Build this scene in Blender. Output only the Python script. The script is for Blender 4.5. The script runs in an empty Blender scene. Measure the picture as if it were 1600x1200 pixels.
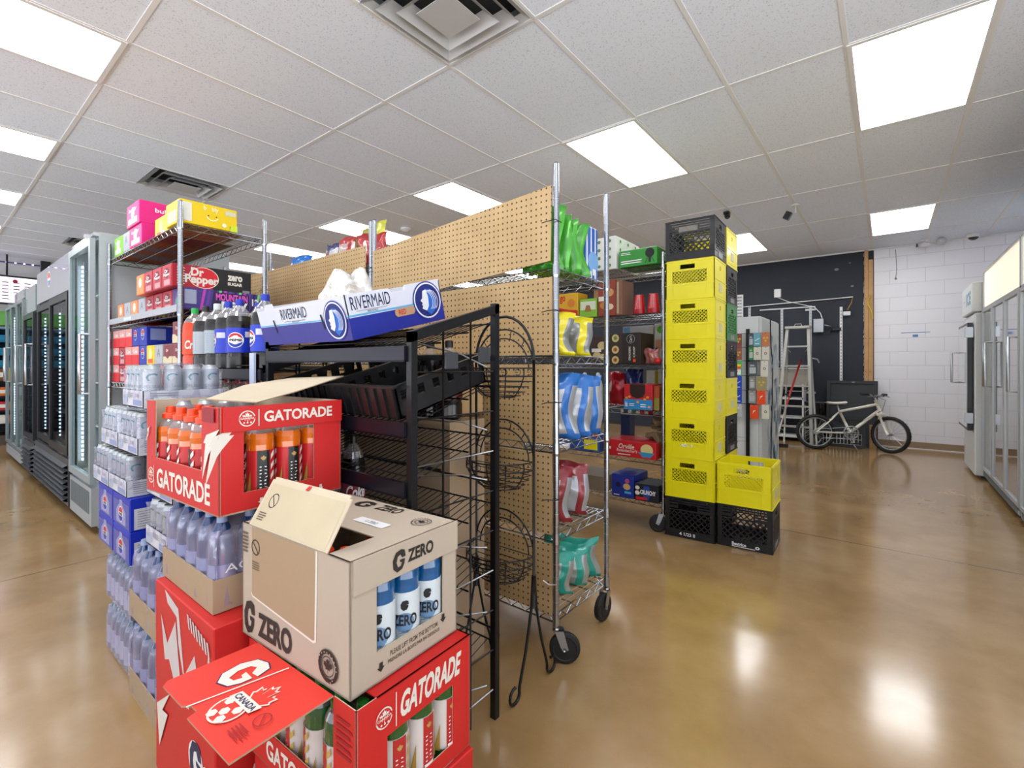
import bpy, math, random
from mathutils import Matrix, Vector, noise
R = math.radians
C = bpy.context.scene.collection
random.seed(7)

# ------------------------------------------------------------------ camera, world, exposure
cam = bpy.data.cameras.new('camera'); cam_o = bpy.data.objects.new('camera', cam); C.objects.link(cam_o)
cam.sensor_width = 36; cam.lens = 742 / 1600 * 36; cam.shift_y = -29 / 1600; cam.clip_start = 0.02
cam_o.location = (0, 0, 1.2); cam_o.rotation_euler = (R(90), 0, R(38.3))
bpy.context.scene.camera = cam_o
vs = bpy.context.scene.view_settings
vs.view_transform = 'Standard'; vs.look = 'None'; vs.gamma = 1; vs.use_curve_mapping = False; vs.exposure = 0.5
world = bpy.data.worlds.new('world'); bpy.context.scene.world = world; world.use_nodes = True
bg = world.node_tree.nodes['Background']; bg.inputs[1].default_value = 1.0
_n = world.node_tree.nodes; _l = world.node_tree.links; _tc = _n.new('ShaderNodeTexCoord'); _sp = _n.new('ShaderNodeSeparateXYZ'); _cr = _n.new('ShaderNodeMapRange'); _mx = _n.new('ShaderNodeMix'); _mx.data_type = 'RGBA'
_l.new(_tc.outputs['Generated'], _sp.inputs[0]); _l.new(_sp.outputs[2], _cr.inputs[0]); _cr.inputs[1].default_value = -.1; _cr.inputs[2].default_value = .1
_mx.inputs[6].default_value = (2.85, 2.95, 3.1, 1); _mx.inputs[7].default_value = (.8, .85, .95, 1)   # added glow from below to brighten the ceiling, dimmer sky above
_l.new(_cr.outputs[0], _mx.inputs[0]); _l.new(_mx.outputs[2], bg.inputs[0])
LIGHT_EMIT = 7.2

# ------------------------------------------------------------------ materials
def lin(h):
    h = h.lstrip('#'); o = []
    for i in (0, 2, 4):
        c = int(h[i:i+2], 16) / 255
        o.append(c / 12.92 if c <= .04045 else ((c + .055) / 1.055) ** 2.4)
    return (*o, 1)
def new_mat(name):
    m = bpy.data.materials.new(name); m.use_nodes = True
    return m, m.node_tree.nodes, m.node_tree.links, m.node_tree.nodes['Principled BSDF']
MC = {}
ALB = .8
def mat(h, rough=.5, metal=0, var=.08, scale=14, coat=0, bump=0, emit=0):
    key = (h, rough, metal, var, scale, coat, bump, emit)
    if key in MC: return MC[key]
    m, n, l, b = new_mat('m_' + h.strip('#'))
    c = [v * ALB for v in lin(h)[:3]]
    tc = n.new('ShaderNodeTexCoord'); nz = n.new('ShaderNodeTexNoise'); nz.inputs['Scale'].default_value = scale; nz.inputs['Detail'].default_value = 4
    l.new(tc.outputs['Object'], nz.inputs['Vector'])
    mx = n.new('ShaderNodeMix'); mx.data_type = 'RGBA'
    mx.inputs[6].default_value = tuple(min(1, v * (1 - var)) for v in c[:3]) + (1,)
    mx.inputs[7].default_value = tuple(min(1, v * (1 + var)) for v in c[:3]) + (1,)
    l.new(nz.outputs['Fac'], mx.inputs[0]); l.new(mx.outputs[2], b.inputs['Base Color'])
    b.inputs['Roughness'].default_value = rough; b.inputs['Metallic'].default_value = metal
    b.inputs['Coat Weight'].default_value = coat
    if emit:
        l.new(mx.outputs[2], b.inputs['Emission Color']); b.inputs['Emission Strength'].default_value = emit
    if bump:
        bp = n.new('ShaderNodeBump'); bp.inputs['Strength'].default_value = bump; bp.inputs['Distance'].default_value = .01
        l.new(nz.outputs['Fac'], bp.inputs['Height']); l.new(bp.outputs['Normal'], b.inputs['Normal'])
    MC[key] = m
    return m
def clear_mat(name, tint, refl=.1, body=.0, bodycol='#ffffff', rough=.05, noisy=0):
    """thin clear sheet: transparent mixed with gloss and a little diffuse body"""
    if name in MC: return MC[name]
    m, n, l, b = new_mat(name); out = n['Material Output']; n.remove(b)
    tr = n.new('ShaderNodeBsdfTransparent'); tr.inputs[0].default_value = lin(tint)
    gl = n.new('ShaderNodeBsdfGlossy'); gl.inputs['Roughness'].default_value = rough
    df = n.new('ShaderNodeBsdfDiffuse'); df.inputs[0].default_value = lin(bodycol)
    m1 = n.new('ShaderNodeMixShader'); m2 = n.new('ShaderNodeMixShader')
    m1.inputs[0].default_value = body; l.new(tr.outputs[0], m1.inputs[1]); l.new(df.outputs[0], m1.inputs[2])
    if noisy:
        tc = n.new('ShaderNodeTexCoord'); nz = n.new('ShaderNodeTexNoise'); nz.inputs['Scale'].default_value = noisy; nz.inputs['Detail'].default_value = 3
        l.new(tc.outputs['Object'], nz.inputs['Vector'])
        mr = n.new('ShaderNodeMapRange'); mr.inputs[1].default_value = .35; mr.inputs[2].default_value = .7; mr.inputs[3].default_value = body * .5; mr.inputs[4].default_value = min(1, body * 1.6)
        l.new(nz.outputs['Fac'], mr.inputs[0]); l.new(mr.outputs[0], m1.inputs[0])
        bp = n.new('ShaderNodeBump'); bp.inputs['Strength'].default_value = .3; bp.inputs['Distance'].default_value = .01
        l.new(nz.outputs['Fac'], bp.inputs['Height']); l.new(bp.outputs['Normal'], gl.inputs['Normal'])
    m2.inputs[0].default_value = refl; l.new(m1.outputs[0], m2.inputs[1]); l.new(gl.outputs[0], m2.inputs[2])
    l.new(m2.outputs[0], out.inputs[0]); MC[name] = m
    return m
def emit_mat(h, s):
    m, n, l, b = new_mat('glow_' + h.strip('#')); b.inputs['Base Color'].default_value = lin(h)
    b.inputs['Emission Color'].default_value = lin(h); b.inputs['Emission Strength'].default_value = s
    return m
CHROME = mat('#b4b8be', .22, 1, .05); GALV = mat('#b9bdc2', .35, 1, .05)
BLACKM = mat('#15161a', .35, .3, .1); BLACKP = mat('#101114', .4, 0, .1, coat=.2); RUBBER = mat('#121212', .6, 0, .1)
WHITE = mat('#fcfcfc', .45, 0, .03); CARD = mat('#b59c7d', .8, 0, .08, 8); CARDL = mat('#cdbfae', .75, 0, .05, 8); CARDIN = mat('#d8c9ad', .8, 0, .05)
STEEL = mat('#c4c9cc', .28, .9, .04); GLASS = clear_mat('glass', '#f3faf8', .12); DARKGL = clear_mat('tinted_glass', '#c4ccd0', .3)
FILM = clear_mat('shrink_film', '#f0f0ff', .14, .18, '#dcd8f0', .2, 9)
FILM2 = clear_mat('can_film', '#f6f6fc', .1, .06, '#f0eefa', .15, 26)
INK = mat('#17171a', .6, 0, .02); RED = mat('#d8201f', .5, 0, .05); DRED = mat('#a80f1c', .5, 0, .05); BLUE = mat('#0f2fb4', .45, 0, .06)
YEL = mat('#fff20a', .38, 0, .05, coat=.2); GREEN = mat('#0a7f2a', .4, 0, .08, coat=.2)

# ------------------------------------------------------------------ mesh builder
TXT = {}
def text_mesh(s, bold=0.0, shear=0.0):
    k = (s, bold, shear)
    if k not in TXT:
        cu = bpy.data.curves.new('t', 'FONT'); cu.body = s; cu.offset = bold; cu.shear = shear; cu.resolution_u = 3
        o = bpy.data.objects.new('t', cu); me = bpy.data.meshes.new_from_object(o)
        vs_ = [v.co.copy() for v in me.vertices]; fs = [tuple(p.vertices) for p in me.polygons]
        bpy.data.objects.remove(o); bpy.data.curves.remove(cu); bpy.data.meshes.remove(me)
        x0 = min(v.x for v in vs_); x1 = max(v.x for v in vs_); y0 = min(v.y for v in vs_); y1 = max(v.y for v in vs_)
        TXT[k] = ([((v.x - x0) / (x1 - x0 or 1), (v.y - y0) / (y1 - y0 or 1)) for v in vs_], fs)
    return TXT[k]
class MB:
    def __init__(s): s.v = []; s.f = []; s.mi = []; s.sm = []; s.mats = []; s.T = Matrix()
    def add(s, vs, fs, m, smooth=False):
        if m not in s.mats: s.mats.append(m)
        k = s.mats.index(m); o = len(s.v)
        s.v += [tuple(s.T @ Vector(p)) for p in vs]
        for f in fs: s.f.append(tuple(i + o for i in f)); s.mi.append(k); s.sm.append(smooth)
    def box(s, x0, y0, z0, x1, y1, z1, m):
        s.add([(x0,y0,z0),(x1,y0,z0),(x1,y1,z0),(x0,y1,z0),(x0,y0,z1),(x1,y0,z1),(x1,y1,z1),(x0,y1,z1)],
              [(0,3,2,1),(4,5,6,7),(0,1,5,4),(1,2,6,5),(2,3,7,6),(3,0,4,7)], m)
    def bbox(s, x0, y0, z0, x1, y1, z1, m, b=.004):
        """box with chamfered vertical and horizontal edges"""
        X=[x0,x0+b,x1-b,x1]; Y=[y0,y0+b,y1-b,y1]
        ring=lambda e,z:[(x0+b+e*0-(b-e),y0+b,z)]
        def oct_(i,z):
            a=x0+i; c=x1-i; d=y0+i; e=y1-i
            return [(a+b,d,z),(c-b,d,z),(c,d+b,z),(c,e-b,z),(c-b,e,z),(a+b,e,z),(a,e-b,z),(a,d+b,z)]
        V=oct_(b,z0)+oct_(0,z0+b)+oct_(0,z1-b)+oct_(b,z1)
        F=[tuple(range(7,-1,-1)),tuple(range(24,32))]
        for k in range(3):
            for i in range(8):
                j=(i+1)%8; F.append((k*8+i,k*8+j,k*8+8+j,k*8+8+i))
        s.add(V,F,m)
    def rod(s, p0, p1, r, m, n=6, r1=None):
        s.tube([p0, p1], r, m, n, r1=r1)
    def tube(s, pts, r, m, n=6, closed=False, r1=None):
        P = [Vector(p) for p in pts]; N = len(P); V = []; F = []; up = None
        for i, p in enumerate(P):
            if closed: d = P[(i+1) % N] - P[i-1]
            else: d = P[min(i+1, N-1)] - P[max(i-1, 0)]
            d = d.normalized() if d.length > 1e-9 else Vector((0,0,1))
            if up is None: up = Vector((0,0,1)) if abs(d.z) < .9 else Vector((1,0,0))
            a = d.cross(up)
            if a.length < 1e-6: a = d.orthogonal()
            a.normalize(); b = a.cross(d).normalized(); up = b
            rr = r if r1 is None else r + (r1 - r) * i / (N - 1)
            for k in range(n):
                t = 2 * math.pi * k / n; V.append(tuple(p + a * (rr * math.cos(t)) + b * (rr * math.sin(t))))
        for i in range(N if closed else N - 1):
            for k in range(n):
                j = (i+1) % N; q = (k+1) % n; F.append((i*n+k, i*n+q, j*n+q, j*n+k))
        if not closed: F.append(tuple(range(n))); F.append(tuple(range((N-1)*n, N*n))[::-1])
        s.add(V, F, m, n > 4)
    def lathe(s, prof, m, n=16, c=(0,0,0)):
        """prof: (r, z) or (r, z, mat) of the ring band that starts there"""
        bands = {}
        for i in range(len(prof) - 1):
            mm = prof[i][2] if len(prof[i]) > 2 else m
            V = []
            for (r, z) in (prof[i][:2], prof[i+1][:2]):
                for k in range(n):
                    t = 2 * math.pi * k / n; V.append((c[0] + r * math.cos(t), c[1] + r * math.sin(t), c[2] + z))
            s.add(V, [(k, (k+1) % n, n + (k+1) % n, n + k) for k in range(n)], mm, True)
        for e, (r, z) in ((0, prof[0][:2]), (1, prof[-1][:2])):
            if r > 1e-4:
                s.add([(c[0] + r * math.cos(2*math.pi*k/n), c[1] + r * math.sin(2*math.pi*k/n), c[2] + z) for k in range(n)],
                      [tuple(range(n))[::(1 if e else -1)]], (prof[0][2] if len(prof[0]) > 2 else m) if not e else (prof[-2][2] if len(prof[-2]) > 2 else m))
    def grid(s, fn, nu, nv, mf, smooth=True, closed_u=False):
        V = [fn(i / nu, j / nv) for j in range(nv + 1) for i in range(nu + 1)]
        by = {}
        for j in range(nv):
            for i in range(nu):
                mm = mf((i + .5) / nu, (j + .5) / nv) if callable(mf) else mf
                by.setdefault(mm, []).append((j*(nu+1)+i, j*(nu+1)+i+1, (j+1)*(nu+1)+i+1, (j+1)*(nu+1)+i))
        o = len(s.v); s.v += [tuple(s.T @ Vector(p)) for p in V]
        for mm, fs in by.items():
            if mm not in s.mats: s.mats.append(mm)
            for f in fs: s.f.append(tuple(q + o for q in f)); s.mi.append(s.mats.index(mm)); s.sm.append(smooth)
    def sphere(s, c, r, m, n=12, sx=1, sy=1, sz=1):
        s.lathe_xyz(c, r, m, n, sx, sy, sz)
    def lathe_xyz(s, c, r, m, n, sx, sy, sz):
        V = []; F = []; k = n // 2
        for j in range(k + 1):
            a = math.pi * j / k
            for i in range(n):
                t = 2 * math.pi * i / n; V.append((c[0]+r*sx*math.sin(a)*math.cos(t), c[1]+r*sy*math.sin(a)*math.sin(t), c[2]-r*sz*math.cos(a)))
        for j in range(k):
            for i in range(n): F.append((j*n+i, j*n+(i+1)%n, (j+1)*n+(i+1)%n, (j+1)*n+i))
        s.add(V, F, m, True)
    def build(s, name, parent=None, loc=None):
        me = bpy.data.meshes.new(name); me.from_pydata(s.v, [], s.f)
        for m in s.mats: me.materials.append(m)
        me.polygons.foreach_set('material_index', s.mi); me.polygons.foreach_set('use_smooth', s.sm); me.update()
        o = bpy.data.objects.new(name, me); C.objects.link(o)
        if parent: o.parent = parent
        if loc: o.location = loc
        return o
class Face:
    """flat side of a thing: prints go on in layers, coordinates 0..1"""
    def __init__(s, mb, o, u, v):
        s.mb = mb; s.o = Vector(o); s.u = Vector(u); s.v = Vector(v); s.n = s.u.cross(s.v).normalized(); s.k = 0
    def P(s, a, b): return tuple(s.o + s.u * a + s.v * b + s.n * s.off)
    @property
    def off(s): return .0008 + .0003 * s.k
    def poly(s, pts, m):
        s.mb.add([s.P(*p) for p in pts], [tuple(range(len(pts)))], m); s.k += 1; return s
    def rect(s, a, b, c, d, m): return s.poly([(a,b),(c,b),(c,d),(a,d)], m)
    def disc(s, a, b, r, m, n=20, sq=1):
        ru = r / s.u.length; rv = r / s.v.length
        return s.poly([(a + ru*math.cos(2*math.pi*k/n), b + sq*rv*math.sin(2*math.pi*k/n)) for k in range(n)], m)
    def ring(s, a, b, r, w, m, n=24, sq=1, a0=0, a1=360):
        V = []; F = []; full = a1 - a0 >= 360
        for k in range(n + 1):
            t = R(a0 + (a1 - a0) * k / n)
            for q in (r, r - w): V.append(s.P(a + q/s.u.length*math.cos(t), b + sq*q/s.v.length*math.sin(t)))
        for k in range(n): F.append((2*k, 2*k+1, 2*k+3, 2*k+2))
        s.mb.add(V, F, m); s.k += 1; return s
    def line(s, a, b, c, d, w, m):
        p = Vector((a*s.u.length, b*s.v.length)); q = Vector((c*s.u.length, d*s.v.length)); t = (q-p).normalized(); t = Vector((-t.y, t.x)) * w / 2
        return s.poly([((e.x)/s.u.length, (e.y)/s.v.length) for e in (p-t, q-t, q+t, p+t)], m)
    def text(s, t, a, b, c, d, m, bold=.02, shear=0, vert=False):
        V, F = text_mesh(t, bold, shear)
        if vert: V = [(1 - y, x) for x, y in V]
        s.mb.add([s.P(a + (c-a)*x, b + (d-b)*y) for x, y in V], F, m); s.k += 1; return s
    def lines(s, a, b, c, d, n, m, h=.35):
        random.seed(int(a*97+b*31+n))
        for i in range(n):
            y = d - (d-b) * (i + .5) / n; e = (d-b) / n * h / 2
            s.mb.add([s.P(a, y-e), s.P(a+(c-a)*random.uniform(.7, 1), y-e), s.P(a+(c-a)*random.uniform(.7, 1), y+e), s.P(a, y+e)], [(0,1,2,3)], m)
        s.k += 1; return s
    def shape(s, pts, a, b, w, h, m, rot=0):
        c_, s_ = math.cos(R(rot)), math.sin(R(rot))
        return s.poly([(a + w*(x*c_-y*s_), b + h*(x*s_+y*c_)) for x, y in pts], m)
LEAF = [(0,-.5),(.03,-.5),(.02,-.26),(.27,-.3),(.23,-.2),(.5,.02),(.43,.07),(.48,.24),(.32,.2),(.28,.27),(.14,.1),(.2,.4),(.1,.35),(0,.5),(-.1,.35),(-.2,.4),(-.14,.1),(-.28,.27),(-.32,.2),(-.48,.24),(-.43,.07),(-.5,.02),(-.23,-.2),(-.27,-.3),(-.02,-.26),(-.03,-.5)]
BOLT = [(-.5,-.5),(-.3,.2),(-.42,.2),(-.25,.36),(.5,.5),(.28,.36),(.46,.36),(.05,.12),(-.12,.0)]
GEE = [(.45,.12),(.38,.42),(.12,.5),(-.25,.42),(-.46,.1),(-.42,-.3),(-.15,-.5),(.2,-.42),(.36,-.2),(.4,.02),(.02,.04),(.06,-.08),(.18,-.1),(.1,-.26),(-.1,-.28),(-.2,-.05),(-.12,.2),(.06,.27),(.2,.1)]

def tag(o, label, cat, group=None, kind=None):
    o['label'] = label; o['category'] = cat
    if group: o['group'] = group
    if kind: o['kind'] = kind
    return o
def thing(name, label, cat, loc=(0,0,0), rz=0, group=None):
    o = bpy.data.objects.new(name, None); C.objects.link(o); o.location = loc; o.rotation_euler = (0, 0, R(rz)); o.empty_display_size = .1
    return tag(o, label, cat, group)
def single(mb, name, label, cat, loc=(0,0,0), rz=0, group=None, rot=None):
    o = mb.build(name); o.location = loc; o.rotation_euler = rot or (0, 0, R(rz)); return tag(o, label, cat, group)
def struct(mb, name, parent=None):
    o = mb.build(name, parent); o['kind'] = 'structure'; return o
def dup(root, label, loc, rz=None, group=None, rot=None):
    r = root.copy(); C.objects.link(r); r.location = loc
    if rz is not None: r.rotation_euler = (0, 0, R(rz))
    if rot: r.rotation_euler = rot
    r['label'] = label
    if group: r['group'] = group
    for ch in list(root.children):
        c = ch.copy(); C.objects.link(c); c.parent = r
        for g in ch.children:
            d = g.copy(); C.objects.link(d); d.parent = c
    return r
ORD = ['first', 'second', 'third', 'fourth', 'fifth', 'sixth', 'seventh', 'eighth', 'ninth', 'tenth', 'eleventh', 'twelfth']

def carton(name, label, cat, x0, y0, z0, x1, y1, z1, base, deco=None, group=None, rz=0, rot=None, flap=True):
    """closed printed box; origin at base centre"""
    w, d, h = (x1-x0)/2, (y1-y0)/2, z1-z0
    mb = MB(); mb.bbox(-w, -d, 0, w, d, h, base, min(.003, h*.05))
    fr = Face(mb, (-w,-d,0), (2*w,0,0), (0,0,h)); rt = Face(mb, (w,-d,0), (0,2*d,0), (0,0,h)); tp = Face(mb, (-w,-d,h), (2*w,0,0), (0,2*d,0))
    if deco: deco(fr, rt, tp)
    return single(mb, name, label, cat, ((x0+x1)/2, (y0+y1)/2, z0), rz, group, rot)

# ------------------------------------------------------------------ setting: floor, ceiling, walls
CEIL = 2.95
def floor_mat():
    m, n, l, b = new_mat('polished_concrete'); tc = n.new('ShaderNodeTexCoord')
    nz = n.new('ShaderNodeTexNoise'); nz.inputs['Scale'].default_value = 1.9; nz.inputs['Detail'].default_value = 6; nz.inputs['Roughness'].default_value = .6
    l.new(tc.outputs['Object'], nz.inputs['Vector'])
    cr = n.new('ShaderNodeValToRGB'); e = cr.color_ramp.elements; e[0].position = .28; e[0].color = lin('#8b6d44'); e[1].position = .72; e[1].color = lin('#ac8d65')
    q = e.new(.5); q.color = lin('#9c7d53'); l.new(nz.outputs['Fac'], cr.inputs[0])
    sp = n.new('ShaderNodeSeparateXYZ'); l.new(tc.outputs['Object'], sp.inputs[0])
    prev = None
    for ax, val in ((0, -3.86), (1, 3.95), (0, 1.0)):
        a = n.new('ShaderNodeMath'); a.operation = 'SUBTRACT'; l.new(sp.outputs[ax], a.inputs[0]); a.inputs[1].default_value = val
        a2 = n.new('ShaderNodeMath'); a2.operation = 'ABSOLUTE'; l.new(a.outputs[0], a2.inputs[0])
        a3 = n.new('ShaderNodeMath'); a3.operation = 'LESS_THAN'; l.new(a2.outputs[0], a3.inputs[0]); a3.inputs[1].default_value = .004
        if prev:
            mx = n.new('ShaderNodeMath'); mx.operation = 'MAXIMUM'; l.new(prev.outputs[0], mx.inputs[0]); l.new(a3.outputs[0], mx.inputs[1]); prev = mx
        else: prev = a3
    mm = n.new('ShaderNodeMix'); mm.data_type = 'RGBA'; l.new(prev.outputs[0], mm.inputs[0]); l.new(cr.outputs[0], mm.inputs[6]); mm.inputs[7].default_value = lin('#4a3520')
    l.new(mm.outputs[2], b.inputs['Base Color'])
    n2 = n.new('ShaderNodeTexNoise'); n2.inputs['Scale'].default_value = 5; n2.inputs['Detail'].default_value = 5; l.new(tc.outputs['Object'], n2.inputs['Vector'])
    mr = n.new('ShaderNodeMapRange'); mr.inputs[3].default_value = .12; mr.inputs[4].default_value = .24; l.new(n2.outputs['Fac'], mr.inputs[0]); l.new(mr.outputs[0], b.inputs['Roughness'])
    b.inputs['IOR'].default_value = 1.55; b.inputs['Coat Weight'].default_value = .35; b.inputs['Coat Roughness'].default_value = .12
    return m
def tile_mat():
    m, n, l, b = new_mat('ceiling_tile'); tc = n.new('ShaderNodeTexCoord')
    nz = n.new('ShaderNodeTexNoise'); nz.inputs['Scale'].default_value = 130; nz.inputs['Detail'].default_value = 2; l.new(tc.outputs['Object'], nz.inputs['Vector'])
    cr = n.new('ShaderNodeValToRGB'); e = cr.color_ramp.elements; e[0].position = .3; e[0].color = lin('#c6cdd8'); e[1].position = .42; e[1].color = lin('#eaf1fd')
    l.new(nz.outputs['Fac'], cr.inputs[0]); l.new(cr.outputs[0], b.inputs['Base Color']); b.inputs['Roughness'].default_value = .9
    return m
def block_mat():
    m, n, l, b = new_mat('painted_block'); tc = n.new('ShaderNodeTexCoord'); sp = n.new('ShaderNodeSeparateXYZ'); cb = n.new('ShaderNodeCombineXYZ')
    l.new(tc.outputs['Object'], sp.inputs[0])
    ad = n.new('ShaderNodeMath'); ad.operation = 'ADD'; l.new(sp.outputs[0], ad.inputs[0]); l.new(sp.outputs[1], ad.inputs[1])
    l.new(ad.outputs[0], cb.inputs[0]); l.new(sp.outputs[2], cb.inputs[1])
    br = n.new('ShaderNodeTexBrick'); l.new(cb.outputs[0], br.inputs['Vector']); br.inputs['Scale'].default_value = 1
    br.inputs['Brick Width'].default_value = .4; br.inputs['Row Height'].default_value = .2; br.inputs['Mortar Size'].default_value = .004; br.inputs['Mortar Smooth'].default_value = .3
    br.inputs['Color1'].default_value = lin('#eeedf2'); br.inputs['Color2'].default_value = lin('#ecebf1'); br.inputs['Mortar'].default_value = lin('#d6d5db')
    l.new(br.outputs[0], b.inputs['Base Color']); b.inputs['Roughness'].default_value = .5
    bp = n.new('ShaderNodeBump'); bp.inputs['Strength'].default_value = .5; bp.inputs['Distance'].default_value = .004; bp.invert = True
    l.new(br.outputs['Fac'], bp.inputs['Height']); l.new(bp.outputs[0], b.inputs['Normal'])
    return m
def pegboard_mat():
    m, n, l, b = new_mat('pegboard'); tc = n.new('ShaderNodeTexCoord'); sp = n.new('ShaderNodeSeparateXYZ'); l.new(tc.outputs['Object'], sp.inputs[0])
    sq = []
    for ax in (0, 2):
        d = n.new('ShaderNodeMath'); d.operation = 'DIVIDE'; l.new(sp.outputs[ax], d.inputs[0]); d.inputs[1].default_value = .0254
        f = n.new('ShaderNodeMath'); f.operation = 'FRACT'; l.new(d.outputs[0], f.inputs[0])
        g = n.new('ShaderNodeMath'); g.operation = 'SUBTRACT'; l.new(f.outputs[0], g.inputs[0]); g.inputs[1].default_value = .5
        h = n.new('ShaderNodeMath'); h.operation = 'MULTIPLY'; l.new(g.outputs[0], h.inputs[0]); l.new(g.outputs[0], h.inputs[1]); sq.append(h)
    a = n.new('ShaderNodeMath'); a.operation = 'ADD'; l.new(sq[0].outputs[0], a.inputs[0]); l.new(sq[1].outputs[0], a.inputs[1])
    t = n.new('ShaderNodeMath'); t.operation = 'LESS_THAN'; l.new(a.outputs[0], t.inputs[0]); t.inputs[1].default_value = .16 ** 2
    nz = n.new('ShaderNodeTexNoise'); nz.inputs['Scale'].default_value = 7; nz.inputs['Detail'].default_value = 6; l.new(tc.outputs['Object'], nz.inputs['Vector'])
    cr = n.new('ShaderNodeValToRGB'); e = cr.color_ramp.elements; e[0].position = .3; e[0].color = lin('#a3865a'); e[1].position = .7; e[1].color = lin('#b4976b')
    l.new(nz.outputs['Fac'], cr.inputs[0]); l.new(cr.outputs[0], b.inputs['Base Color']); b.inputs['Roughness'].default_value = .6
    mx = n.new('ShaderNodeMix'); mx.data_type = 'RGBA'; l.new(t.outputs[0], mx.inputs[0]); l.new(cr.outputs[0], mx.inputs[6]); mx.inputs[7].default_value = lin('#2e2114'); l.new(mx.outputs[2], b.inputs['Base Color'])
    return m
PEG = pegboard_mat(); TILE = tile_mat(); GRID = mat('#ffffff', .5, 0, .02)
mb = MB(); mb.box(-11.4, -4.5, -.12, 2.2, 9.2, 0, floor_mat()); struct(mb, 'floor')
XL = [-.785 + .61*i for i in range(-17, 6)]; YL = [3.17 + 1.22*j for j in range(-6, 6)]
lights = [(x, y) for x in (-9.325, -7.495, -5.665, -3.835, -2.005, -.175) for y in (-.49, 3.17, 6.83)]
lights += [(x, -4.15) for x in (-7.495, -3.835, -.175)]
vents = [(-5.665, 1.34), (-2.005, 1.34), (-9.325, 1.34)]
mb = MB()
for i in range(len(XL) - 1):
    for j in range(len(YL) - 1):
        x, y = XL[i], YL[j]
        if y > 8.9: continue
        if any(abs(x-a) < .1 and abs(y-b) < .1 for a, b in lights): continue
        y2 = min(y + 1.22, 8.97)
        if any(abs(x-a) < .1 and abs(y+.61-b) < .1 for a, b in vents): y2 = y + .61
        mb.box(x, y, CEIL, x+.61, y2, CEIL+.015, TILE)
for x in XL: mb.box(x-.012, YL[0], CEIL-.004, x+.012, 8.97, CEIL+.002, GRID)
for y in YL:
    if y < 8.97: mb.box(XL[0], y-.012, CEIL-.0035, XL[-1], y+.012, CEIL+.0025, GRID)
mb.box(XL[0], 8.945, CEIL-.02, XL[-1], 8.97, CEIL-.001, GRID)
mb.box(XL[0]-.3, YL[0], CEIL+.2, XL[-1]+.3, 9.2, CEIL+.25, GRID)
struct(mb, 'ceiling')
DARKW = mat('#2d333e', .75, 0, .22, 2.5); BLOCK = block_mat(); DRY = mat('#dedede', .7, 0, .03)
mb = MB(); mb.box(-11.4, 8.97, 0, -.155, 9.1, CEIL+.2, DARKW)
f = Face(mb, (-11.4, 8.97, 0), (11.13, 0, 0), (0, 0, CEIL))
for (x, z, r) in ((-.42, 2.42, .02), (-.45, 2.78, .012), (-.62, 2.7, .03)): f.disc((x+11.4)/11.13, z/CEIL, r, mat('#8d8f93', .8), 9, .7)
for k in range(46):
    z = .1+k*.061; wd = random.uniform(.004,.014); f.poly([((11.4-.27-wd)/11.13, z/CEIL), (11.13/11.13-.0002, z/CEIL), (.9998, (z+.06)/CEIL), ((11.4-.27-wd*random.random())/11.13, (z+.055)/CEIL)], DRY)
struct(mb, 'wall_back_dark')
mb = MB(); mb.box(-.155, 8.97, 0, 2.2, 9.1, CEIL+.2, BLOCK)
struct(mb, 'wall_back_block')
mb = MB(); mb.box(1.7, 2.0, 0, 1.85, 8.97, CEIL+.2, BLOCK); struct(mb, 'wall_right')
mb = MB(); mb.box(-11.3, -4.5, 0, -11.18, 9.0, CEIL+.2, DRY); struct(mb, 'wall_left')
TANB = mat('#a98f72', .5, 0, .05)
mb = MB(); mb.box(-.155, 8.955, 0, 1.7, 8.97, .1, TANB); mb.box(-.155, 8.95, 0, 1.7, 8.957, .012, WHITE); struct(mb, 'baseboard_back')
WOOD = mat('#d3a570', .65, 0, .25, 9)
for k, (a, b) in enumerate(((-.268, -.222), (-.218, -.165))):
    mb = MB(); mb.box(a, 8.93, 0, b, 9.02, 2.94 - .15*k, WOOD)
    for z in (.5, 1.1, 1.6, 2.2, 2.6): mb.box(a+.012, 8.9295, z, a+.022, 8.93, z+.012, mat('#6b4526', .7))
    struct(mb, 'trim_%d' % (k+1))

# ------------------------------------------------------------------ ceiling lights and vents
def diffuser_mat():
    m, n, l, b = new_mat('light_diffuser'); tc = n.new('ShaderNodeTexCoord'); sp = n.new('ShaderNodeSeparateXYZ'); l.new(tc.outputs['Object'], sp.inputs[0])
    a = n.new('ShaderNodeMath'); a.operation = 'MULTIPLY'; l.new(sp.outputs[0], a.inputs[0]); a.inputs[1].default_value = 2*math.pi/.19
    c = n.new('ShaderNodeMath'); c.operation = 'COSINE'; l.new(a.outputs[0], c.inputs[0])
    mr = n.new('ShaderNodeMapRange'); mr.inputs[1].default_value = -1; mr.inputs[2].default_value = 1; mr.inputs[3].default_value = LIGHT_EMIT*.8; mr.inputs[4].default_value = LIGHT_EMIT*1.15
    l.new(c.outputs[0], mr.inputs[0]); b.inputs['Base Color'].default_value = (.9, .9, .9, 1)
    b.inputs['Emission Color'].default_value = lin('#fdfeff'); l.new(mr.outputs[0], b.inputs['Emission Strength'])
    return m
DIFF = diffuser_mat()
t0 = thing('ceiling_light', '', 'ceiling light', (0, 0, CEIL), 0, 'ceiling lights')
mb = MB()
for (a, b, c, d) in ((0,0,.61,.025),(0,1.195,.61,1.22),(0,.025,.025,1.195),(.585,.025,.61,1.195)): mb.box(a-.305, b-.61, -.008, c-.305, d-.61, .02, WHITE)
mb.box(-.305, -.61, .045, .305, .61, .05, WHITE); mb.build('frame', t0)
mb = MB(); mb.box(-.28, -.585, -.001, .28, .585, .008, DIFF); mb.build('diffuser', t0)
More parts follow.
